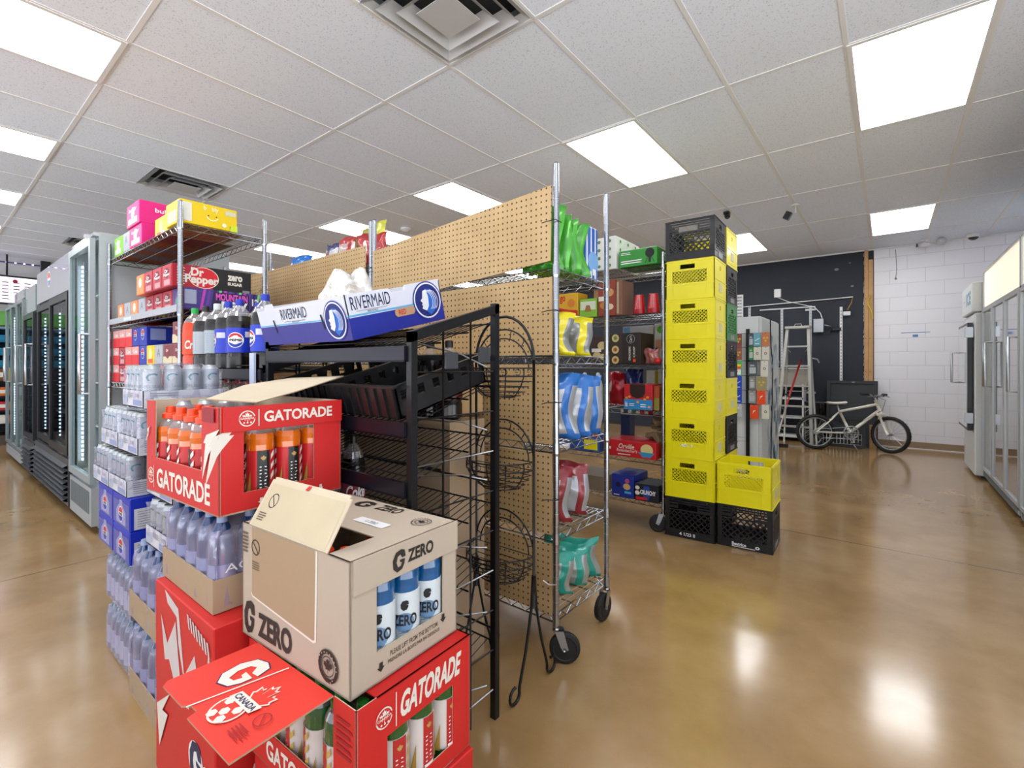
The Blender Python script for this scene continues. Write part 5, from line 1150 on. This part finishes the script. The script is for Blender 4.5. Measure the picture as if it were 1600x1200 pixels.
# leaning framed panels
def frame(label,w,h,loc,rx,gridh=0):
    t=thing('framed_panel',label,'framed panel',loc,0); t.rotation_euler=(rx,0,0); q=MB(); fr_=mat('#101216',.45,0,.1); s=.045
    q.box(0,-.02,0,s,.03,h,fr_); q.box(w-s,-.02,0,w,.03,h,fr_); q.box(s,-.02,h-s,w-s,.03,h,fr_); q.box(s,-.02,0,w-s,.03,s,fr_); q.build('frame',t)
    q=MB(); q.box(s,.005,s+gridh,w-s,.02,h-s,mat('#1c2028',.45,0,.08)); q.build('panel',t)
    if gridh:
        q=MB()
        for k in range(12): q.rod((s+(w-2*s)*k/11,-.005,s),(s+(w-2*s)*k/11,-.005,s+gridh),.003,WHITE,4)
        for k in range(3): q.rod((s,-.005,s+gridh*k/2),(w-s,-.005,s+gridh*k/2),.003,WHITE,4)
        q.build('wire_grid',t)
    else:
        q=MB(); q.box(w*.5,-.022,h-.03,w*.56,-.019,h-.015,GREY); q.build('badge',t)
frame('large black framed panel leaning against the dark wall behind the bicycle',.63,.98,(-.735,8.7,0),R(-10))
frame('lower black framed panel with a wire grid along its foot, behind the bicycle wheel',.56,.45,(-.8,8.5,.0),R(-8),.15)
q=MB(); q.box(0,0,0,.08,.06,.34,WOOD); single(q,'wood_block','short wooden stud offcut standing right of the black panels','wood',(-.2,8.58,0))
# wall fittings
GALVW=mat('#d4d7da',.4,.2,.04)
for i,(x,z0,z1,l) in enumerate(((-1.86,1.0,2.2,'leftmost, behind the white block'),(-1.37,1.0,2.13,'left of the ladder top'),(-.965,.7,2.16,'beside the grey electrical box'),(-.56,.96,2.11,'white and long, above the black panels'))):
    q=MB(); q.box(-.018,-.012,0,.018,0,z1-z0,WHITE if i==3 else GALVW)
    for k in range(int((z1-z0)/.05)): q.box(-.005,-.0125,.02+.05*k,.005,-.0118,.045+.05*k,GREY)
    if i==2: 
        for zz in (1.38,.05): q.box(-.07,-.03,zz,.07,0,zz+.03,GALVW); q.tube([(0,-.01,.62),(.1,-.12,.6),(.13,-.12,.54)],.012,GALVW,5)
    single(q,'shelf_standard','slotted metal shelf upright on the dark wall, %s'%l,'shelf upright',(x,8.969,z0),0,'shelf uprights on the dark wall')
q=MB(); q.tube([(-1.7,-.006,0),(-.9,-.006,.015),(.07,-.006,.04)],.009,WHITE,6); q.tube([(.07,-.006,.04),(.05,-.02,-.05),(.0,-.03,-.16)],.007,mat('#b8863a',.5),6); q.box(-.05,-.05,-.24,.04,-.02,-.18,WHITE); single(q,'conduit','white conduit running across the dark wall with a dangling box','conduit',(-.48,8.953,2.21))
q=MB(); q.box(-.4,-.02,0,.4,0,.02,GALVW); single(q,'wall_rail','thin horizontal metal rail on the dark wall above the ladder','rail',(-1.3,8.969,2.13))
ob_=thing('outlet_box','white outlet box with a drooping cord on the dark wall','outlet',(-1.43,8.969,2.33)); q=MB(); q.bbox(-.05,-.04,0,.05,0,.14,WHITE,.006); q.build('cover',ob_); q=MB(); q.tube([(0,-.02,0),(.15,-.02,-.08),(.4,-.02,-.16),(.52,-.02,-.2),(.6,-.03,-.3),(.64,-.03,-.44)],.007,WHITE,6); q.build('cord',ob_)
eb=thing('electrical_box','grey metal electrical box beside the ladder top','electrical box',(-.85,8.969,1.72)); q=MB(); q.bbox(-.07,-.1,0,.07,0,.22,GALV,.006); q.build('enclosure',eb); q=MB(); q.rod((.06,-.05,.12),(.16,-.06,.09),.012,GALV,7); q.build('cable_stub',eb)
q=MB(); q.bbox(-.06,-.05,0,.06,0,.05,BLACKP,.01); q.tube([(0,-.03,.03),(-.08,-.05,-.02)],.008,BLACKP,5); single(q,'cable_clamp','small dark clamp fixed on the wall left of the white upright','clamp',(-.62,8.969,1.74))
q=MB(); q.box(0,-.02,0,.42,0,.42,WHITE)
for k in range(7): q.box(.02,-.03,.03+.055*k,.4,-.02,.055+.055*k,mat('#a8abb0',.5))
single(q,'wall_grille','white louvred grille on the dark wall beside the crates','grille',(-2.38,8.969,2.01))
q=MB(); q.box(-.16,-.003,0,.16,0,.01,mat('#7a9fd0',.6)); q.box(-.03,-.003,-.06,.03,0,-.025,mat('#6a90d0',.6)); single(q,'wall_tape','strip of pale blue tape on the white block wall','tape',(.32,8.969,1.67))
q=MB(); q.tube([(0,-.01,0),(.01,-.015,-.3),(0,-.01,-.42)],.003,GREY,5); q.lathe([(.012,-.44),(.014,-.42),(.008,-.41)],GREY,8); single(q,'hanging_wire','short loose wire hanging from the top of the white wall','wire',(.1,8.965,2.9))
q=MB(); q.tube([(0,0,0),(-.03,-.02,-.12),(.02,-.03,-.25),(.03,-.02,-.35)],.01,mat('#e8c83a',.5),6); single(q,'yellow_cable','yellow cable stub hanging on the exposed wooden stud','cable',(-.2,8.93,2.25))
# ceiling devices
q=MB(); q.lathe([(.07,0),(.075,-.03),(.06,-.045)],WHITE,20); q.lathe_xyz((0,0,-.045),.055,mat('#1a1c20',.1,0,.02,coat=1),16,1,1,.7); dm=single(q,'dome_camera','white dome camera on the ceiling above the ice freezer','security camera',(.9,8.75,CEIL-.004),0,'dome cameras')
dup(dm,'white dome camera on the ceiling above the glass coolers',(-8.4,1.5,CEIL-.004))
q=MB(); q.lathe([(.05,0),(.05,-.02),(.02,-.03)],WHITE,16); q.rod((0,0,-.02),(-.03,-.02,-.07),.014,WHITE,8); q.rod((-.1,-.06,-.08),(.03,.02,-.07),.032,WHITE,12); q.rod((-.101,-.061,-.08),(-.098,-.06,-.08),.026,INK,12); single(q,'bullet_camera','white bullet camera at the top of the white wall','security camera',(.42,8.72,CEIL-.004))
q=MB(); q.lathe_xyz((0,0,-.05),.06,mat('#d8dadc',.15,.1,.02,coat=.8),14,1,1,.8); single(q,'sensor_globe','small round grey sensor beside the bullet camera','sensor',(.58,8.7,CEIL-.004))
q=MB(); q.box(-.03,-.03,-.03,.03,.03,0,BLACKP); q.rod((0,0,-.03),(.02,-.05,-.07),.03,BLACKP,10); single(q,'bullet_camera','black bullet camera on the ceiling above the crate stack','security camera',(-1.43,5.75,CEIL-.004))
q=MB(); q.lathe([(.04,0),(.045,-.01),(.02,-.02)],WHITE,14); q.rod((0,0,-.02),(0,0,-.09),.006,WHITE,6); q.T=Matrix.Rotation(R(30),4,'Y'); q.box(-.04,-.03,-.17,.02,.03,-.09,BLACKP); single(q,'track_spot','small black spotlight hanging on a white stem from the ceiling','spotlight',(-.78,5.95,CEIL-.004))
q=MB(); q.lathe([(.06,0),(.065,-.02),(.03,-.04),(.02,-.045)],WHITE,18); single(q,'smoke_detector','round white smoke detector on the ceiling above the pegboard carts','smoke detector',(-4.8,3.9,CEIL-.004))

# ------------------------------------------------------------------ bicycle
bk = thing('bicycle','small white mountain bicycle parked before the black panels','bicycle',(-.8,8.03,.0),19)
bk.rotation_euler=(R(-4),0,R(19))
BW=mat('#fbf9ec',.3,.1,.04,coat=.5); WR=.25
def wheel(x, name, steer=0, off=0):
    q=MB(); base=Matrix.Translation((x-.11*(1 if steer else 0),off,WR))@Matrix.Rotation(R(steer),4,'Z')@Matrix.Translation((.11 if steer else 0,0,0))@Matrix.Rotation(R(90),4,'X'); q.T=base
    q.tube([((WR-.024)*math.cos(R(a)),(WR-.024)*math.sin(R(a)),0) for a in range(0,360,9)],.024,RUBBER,8,True); 
    for a in range(0,360,10): c_,s_=math.cos(R(a)),math.sin(R(a)); q.add([((WR-.003)*c_-.008*s_,(WR-.003)*s_+.008*c_,-.015),((WR-.003)*c_+.008*s_,(WR-.003)*s_-.008*c_,-.015),((WR+.002)*c_+.006*s_,(WR+.002)*s_-.006*c_,.015),((WR+.002)*c_-.006*s_,(WR+.002)*s_+.006*c_,.015)],[(0,1,2,3)],RUBBER)
    w=q.build(name,bk)
    q=MB(); q.T=base; q.tube([((WR-.05)*math.cos(R(a)),(WR-.05)*math.sin(R(a)),0) for a in range(0,360,10)],.009,GALV,6,True); q.rod((0,0,-.045),(0,0,.045),.014,GALV,10)
    for k in range(20): a=R(18*k); q.rod((.012*math.cos(a),.012*math.sin(a),.02*(-1)**k),((WR-.05)*math.cos(a+.2),(WR-.05)*math.sin(a+.2),0),.0012,GALV,4)
    q.build('rim_and_spokes',w)
wheel(0,'rear_wheel'); wheel(.9,'front_wheel',-50)
q=MB(); bb_=(.42,0,.26); st=(.3,0,.55); hd=(.74,0,.66); hb=(.77,0,.58)
q.tube([st,hd],.019,BW,9); q.tube([bb_,hb],.023,BW,9); q.tube([bb_,st],.017,BW,9); q.tube([(.73,0,.72),(.785,0,.54)],.022,BW,9)
for s in (-1,1): q.tube([bb_,(.3,s*.035,.25),(0,s*.055,.25)],.011,BW,7); q.tube([st,(.2,s*.04,.44),(0,s*.055,.25)],.009,BW,7)
q.build('frame',bk)
q=MB(); sm_=Matrix.Translation((.79,0,0))@Matrix.Rotation(R(-50),4,'Z')@Matrix.Translation((-.79,0,0)); q.T=sm_
for s in (-1,1): q.tube([(.79,s*.045,.52),(.85,s*.05,.36),(.9,s*.052,.25)],.016,BW,8)
q.bbox(.765,-.065,.5,.815,.065,.545,BW,.008); q.rod((.87,0,.5),(.88,0,.46),.012,BLACKP,6); q.build('fork',bk)
q=MB(); q.T=sm_; q.tube([(.73,0,.72),(.715,0,.76),(.76,0,.79)],.014,GALV,8); q.tube([(.7,-.27,.8),(.73,-.16,.8),(.765,-.06,.775),(.765,.06,.775),(.73,.16,.8),(.7,.27,.8)],.011,GALV,8); hb_=q.build('handlebar',bk)
for s in (-1,1): q=MB(); q.T=sm_; q.rod((.7,s*.27,.8),(.73,s*.15,.8),.017,RUBBER,9); q.tube([(.745,s*.13,.79),(.79,s*.15,.77),(.77,s*.22,.765)],.006,GALV,6); q.box(.735,s*.11-.015,.77,.765,s*.11+.015,.8,BLACKP); q.build('grip',hb_)
q=MB(); 
def sad(u,v):
    a=2*math.pi*v; L=-.12+.26*u; w=.075*(1-u)**1.2+.018; return (.26+L,w*math.cos(a)*(1 if u<.98 else .3),.665+.02*math.sin(a)*(1 if 0.02<u<.98 else .2)+.02*(u-.4)**2*2)
q.grid(sad,12,14,BW); q.rod((.27,0,.65),(.3,0,.54),.012,GALV,8); q.tube([(.18,0,.63),(.34,0,.64)],.006,INK,5); q.build('saddle',bk)
q=MB(); q.T=Matrix.Translation((.42,-.05,.26))@Matrix.Rotation(R(90),4,'X'); q.tube([(.085*math.cos(R(a)),.085*math.sin(R(a)),0) for a in range(0,360,15)],.01,GALV,5,True); q.tube([(.055*math.cos(R(a)),.055*math.sin(R(a)),0) for a in range(0,360,20)],.004,GALV,5,True)
for a in range(0,360,72): q.rod((0,0,0),(.07*math.cos(R(a)),.07*math.sin(R(a)),0),.006,GALV,5)
q.tube([(0,0,.01),(.02,-.14,.02)],.009,GALV,6); q.T=Matrix(); q.box(.41,-.15,.105,.5,-.07,.125,BLACKP); q.box(.33,.05,.39,.42,.13,.41,BLACKP); q.tube([(.42,.05,.26),(.38,.06,.4)],.009,GALV,6); q.build('crankset',bk)
q=MB(); q.tube([(.42,-.048,.335),(0,-.048,.29)],.003,GALV,4); q.tube([(.42,-.048,.185),(.05,-.048,.16),(0,-.048,.21)],.003,GALV,4); q.T=Matrix.Translation((0,-.045,WR))@Matrix.Rotation(R(90),4,'X'); q.lathe([(.035,-.004),(.04,0),(.035,.004)],GALV,14); q.T=Matrix(); q.tube([(.02,-.05,.2),(.05,-.05,.14),(.02,-.05,.1)],.008,GALV,5); q.build('chain_drive',bk)
q=MB(); q.tube([(.36,-.03,.24),(.46,-.2,.012)],.006,GALV,6); q.build('kickstand',bk)
q=MB(); q.tube([(.75,0,.77),(.84,-.02,.72),(.8,-.02,.58),(.5,-.02,.38)],.003,INK,5); q.tube([(.75,0,.78),(.62,.02,.66),(.4,.02,.58),(.15,.03,.42)],.003,INK,5); q.build('brake_cable',bk)

# ------------------------------------------------------------------ glass door coolers and freezers
LED = emit_mat('#eaf0ff', 5); SIGNLIT = emit_mat('#fff1dc', .42)
def cooler(label, x0, x1, y0, dep, h, z_d0, z_d1, body, frame_c, doors, signc=None, sign=None, slats=0, leds=True, facing=1, handle=True, slider=False, name='glass_door_cooler', group='glass door coolers', inner='#e2e6ea', glass=None, signmat=None):
    """front is the -y side; local origin at the front left floor corner"""
    W = x1-x0; t = thing(name, label, 'cooler', (x0, y0, 0), 0, group); B = mat(body,.4,.1,.04); F_ = mat(frame_c,.35,.2,.05); IN = mat(inner,.4,0,.03); G = glass or GLASS; s = .03
    q=MB(); q.box(0,.03,.04,s,dep,h,B); q.box(W-s,.03,.04,W,dep,h,B); q.box(s,dep-s,.04,W-s,dep,h,IN); q.box(s,.03,h-s,W-s,dep,h,B); q.box(s,.03,.04,W-s,dep,z_d0,B); q.box(s,.06,z_d0,W-s,dep-s,z_d0+.01,IN)
    if signmat is None: q.box(s,.03,z_d1,W-s,.08,h,B)
    else: q.box(s,.05,z_d1,W-s,.1,h,B)
    for xx in (.06,W-.1): q.box(xx,.1,0,xx+.04,.14,.04,BLACKP); q.box(xx,dep-.14,0,xx+.04,dep-.1,.04,BLACKP)
    q.build('body',t)
    q=MB(); SM=mat(signc or frame_c,.12,0,.04,coat=1) if signmat is None else signmat; q.box(.01,.0,z_d1+.02,W-.01,.03 if signmat is None else .05,h-.004,SM); f=Face(q,(0.01,0,z_d1+.02),(W-.02,0,0),(0,0,h-z_d1-.024))
    if sign: sign(f)
    q.build('sign_panel',t)
    if signmat is not None: q=MB(); q.box(0,-.012,z_d1,W,.03,z_d1+.02,F_); q.box(0,-.012,h-.006,W,.03,h+.01,F_); q.box(0,-.012,z_d1,.012,.03,h,F_); q.box(W-.012,-.012,z_d1,W,.03,h,F_); q.build('sign_frame',t)
    dw = W/doors
    for k in range(doors):
        q=MB(); a,b=k*dw+.004,(k+1)*dw-.004; e=(.05 if not slider else .06) if doors<3 else .03; yy=(-.02 if not (slider and k==0) else .0)
        q.box(a,yy,z_d0,a+e,yy+.03,z_d1,F_); q.box(b-e,yy,z_d0,b,yy+.03,z_d1,F_); q.box(a+e,yy,z_d0,b-e,yy+.03,z_d0+e,F_); q.box(a+e,yy,z_d1-e,b-e,yy+.03,z_d1,F_); d=q.build('door',t)
        q=MB(); q.box(a+e,yy+.012,z_d0+e,b-e,yy+.016,z_d1-e,G); q.build('pane',d)
        if handle:
            q=MB(); hx=(a+.03) if k%2 else (b-.03); z1,z2=1.0,1.42; q.tube([(hx,yy,z1),(hx,yy-.05,z1),(hx,yy-.05,z2),(hx,yy,z2)],.011,STEEL,7); q.build('handle',d)
    q=MB()
    for k in range(4): z=z_d0+(z_d1-z_d0)*(k+1)/5; q.box(s,.12,z,W-s,dep-.06,z+.008,WHITE)
    q.build('shelf',t)
    if leds:
        q=MB(); n=int((z_d1-z_d0-.16)/.035)
        for k in range(doors+ (1 if doors>1 else 1)):
            xx=min(max(k*dw,.06),W-.06); q.box(xx-.018,.06,z_d0+.07,xx+.018,.066,z_d1-.07,mat('#c8d0e8',.3))
            for i in range(n): zz=z_d0+.08+.035*i; q.box(xx-.008,.05,zz,xx+.008,.061,zz+.016,LED)
        q.build('led_strip',t)
    q=MB(); GR=mat('#4a4d52' if slats else '#b8c0c4',.4,.2,.05)
    q.box(.01,-.012,.06,W-.01,.03,z_d0-.03,GR)
    if slats:
        for i in range(slats): z=.09+(z_d0-.16)*i/slats; q.add([(.03,-.012,z),(W-.03,-.012,z),(W-.03,-.045,z+.018),(.03,-.045,z+.018),(W-.03,-.012,z+.034),(.03,-.012,z+.034)],[(0,1,2,3),(3,2,4,5)],GR)
    else:
        for i in range(int(W/.03)-3): q.box(.06+.03*i,-.016,.14,.07+.03*i,-.012,z_d0-.06,mat('#7e868a',.5))
    q.build('lower_grille',t)
    return t
def emblem(f): f.disc(.42,.6,.075,WHITE,24,1.0); f.poly([(.42+.065*math.cos(R(a))/f.u.length,.6+.065*math.sin(R(a))/f.v.length) for a in range(10,171,16)],mat('#d85a4a',.4)); f.poly([(.42+.065*math.cos(R(a))/f.u.length,.6+.065*math.sin(R(a))/f.v.length) for a in range(190,351,16)],mat('#7a90c8',.4))
cooler('pale grey glass door cooler next to the soda shelf',-5.13,-4.39,.8,.88,2.147,.36,2.1,'#b3bcc0','#a9b6bb',1,'#c4ccd0',None,0)
cooler('black double door cooler with round emblem, left of the pale grey one',-6.83,-5.18,.8,.84,2.13,.47,1.8,'#26272c','#1d1e23',2,'#b4b6c4',emblem,7,slider=True,handle=False,glass=DARKGL)
cooler('narrow dark cooler between the emblem cooler and the silver one',-7.6,-6.9,.8,.84,2.05,.42,1.75,'#33353a','#2c2e33',1,'#8fa2a4',None,6,glass=DARKGL)
cooler('silver triple door cooler with bright strips, farthest left',-9.2,-7.66,.8,.84,2.08,.2,1.95,'#9aa2a6','#8a9296',3,'#9098a0',None,0)
# right hand freezers face -x: build and turn
fz = cooler('steel three door freezer with a lit cream sign on the right',0,1.76,0,.78,2.17,.12,1.78,'#2a2d33','#c2c7ca',3,None,None,0,leds=False,name='upright_freezer',group=None,glass=clear_mat('mirror_glass','#c2ccd0',.86),signmat=SIGNLIT)
fz.location=(.8,6.96,0); fz.rotation_euler=(0,0,R(-90))
fz2 = cooler('steel three door freezer nearest the camera at the right edge',0,1.76,0,.78,2.17,.12,1.78,'#2a2d33','#c2c7ca',3,None,None,0,leds=False,name='upright_freezer',group=None,glass=clear_mat('mirror_glass','#c2ccd0',.86),signmat=SIGNLIT)
fz2.location=(.8,5.16,0); fz2.rotation_euler=(0,0,R(-90))
ic = thing('ice_freezer','white ice freezer with a black edged door beside the steel freezer','ice freezer',(.73,7.86,0),-90)
WE=mat('#e6eaea',.35,0,.03); q=MB(); q.bbox(0,0,.03,.86,.8,1.76,WE,.01); q.bbox(.01,-.02,1.77,.85,.8,2.09,WE,.01); q.box(.05,.05,0,.81,.75,.03,BLACKP)
f=Face(q,(.01,-.02,1.77),(.84,0,0),(0,0,.32)); f.text('ICE',.45,.28,.9,.75,mat('#8fb0c0',.5),.06); f.shape([(0,-.5),(.12,-.1),(.5,0),(.12,.1),(0,.5),(-.12,.1),(-.5,0),(-.12,-.1)],.25,.5,.2,.5,mat('#c9dbe2',.5)); q.build('body',ic)
q=MB(); q.box(.0,-.05,.5,.8,-.008,1.66,BLACKP); q.box(.03,-.056,.53,.77,-.049,1.63,mat('#d6dcde',.15,.3,.03,coat=.6)); d=q.build('door',ic)
q=MB(); q.tube([(.1,-.05,1.0),(.1,-.12,1.0),(.1,-.12,1.35),(.1,-.05,1.35)],.012,STEEL,8); q.build('handle',d)
for z in (.58,1.5): q=MB(); q.box(.78,-.07,z,.84,-.008,z+.11,STEEL); q.build('hinge',d)

# ------------------------------------------------------------------ far left wall: snack gondola, cubbies, menu screen
gd = thing('snack_gondola','low dark snack shelf unit at the far left wall','shelf unit',(-10.9,-.6,0))
q=MB(); q.box(-.2,0,0,-.15,2.6,1.15,mat('#3a3d42',.5)); q.box(-.15,0,0,.45,2.6,.14,mat('#5a4a42',.5)); q.build('back_panel',gd)
for z in (.3,.5,.72,.95): q=MB(); q.box(-.15,0,z,.42,2.6,z+.02,BLACKP); q.build('shelf',gd)
random.seed(5)
cols=[('yellow','#e8d23a'),('red','#c8202a'),('brown','#7a4a2a'),('white','#e4e2dc'),('orange','#e0722a')]
for zi,z in enumerate((.32,.52,.74,.97)):
    for k in range(7):
        n_,c_=cols[(k*2+zi*3)%5]; y=1.35-.14*k
        carton('snack_pack','%s snack pack on the far left snack shelf, %s shelf up, %s along'%(n_,ORD[zi],ORD[k]),'snack pack',-10.75,y,z,-10.5,y+.12,z+(.13 if zi<3 else .18),mat(c_,.5,0,.15),lambda f,r,t:r.rect(.15,.3,.85,.7,CREAM),'snack packs on the far left shelf')
q=MB(); TL=mat('#0f7fa6',.45,0,.06); TL2=mat('#0a5876',.5)
q.box(-.14,0,0,-.12,1.9,.6,TL2)
for z in (0,.19,.39,.59): q.box(-.12,0,z,.2,1.9,z+.015,TL)
for k in range(9): q.box(-.12,.235*k,0,.2,.235*k+.015,.6,TL)
for zz in (.02,.21,.41):
    for k in range(8): q.add([(.195,.235*k+.02,zz),(.195,.235*k+.23,zz),(.205,.235*k+.23,zz+.09),(.205,.235*k+.02,zz+.09)],[(0,1,2,3)],TL)
single(q,'cubby_unit','teal cubby unit standing on the far left snack shelf','cubby unit',(-10.92,-.35,1.17))
q=MB(); q.box(0,0,0,.03,2.6,.24,mat('#7ac858',.5)); f=Face(q,(.03,0,0),(0,2.6,0),(0,0,.24)); f.rect(0,.0,1,.06,INK); 
for k in range(6): f.disc(.1+.16*k,.5,.05,mat('#b8e8a0',.5),12)
single(q,'green_banner','green printed banner on the far left wall under the menu screen','banner',(-11.17,-.4,1.83))
sc=thing('menu_screen','lit menu screen with small price text at the far left','screen',(-10.85,.55,2.16)); q=MB(); q.box(-.05,0,0,0,.78,.46,mat('#1a1420',.4)); q.rod((-.03,.39,.46),(-.03,.39,.79),.012,BLACKM,6); q.build('bezel',sc)
q=MB(); q.box(0,.03,.03,.006,.75,.43,emit_mat('#f2dff2',1.1)); f=Face(q,(.006,.03,.03),(0,.72,0),(0,0,.4)); PN=mat('#5a3a6a',.5)
for i in range(5):
    for j in range(6): f.rect(.08+.17*i,.12+.13*j,.18+.17*i,.16+.13*j,PN)
f.disc(.62,.85,.03,mat('#b0103a',.5),12); f.disc(.06,.5,.025,mat('#b0103a',.5),12); q.build('display',sc)
q=MB(); q.box(0,-1.5,0,.012,4.5,.02,mat('#5a4a8a',.5))
for k in range(60): q.box(.012,-1.45+.1*k,.004,.02,-1.43+.1*k,.016,emit_mat('#e8c8ff',6) if k==0 else MC.setdefault('led2',q.mats[-1]))
single(q,'led_string','string of small violet lights along the top of the far left wall','string lights',(-11.17,-.5,2.86))
q=MB(); q.box(0,0,0,.06,.12,2.95,BLACKP); single(q,'black_post','narrow black post against the far left wall','post',(-11.16,1.35,0))
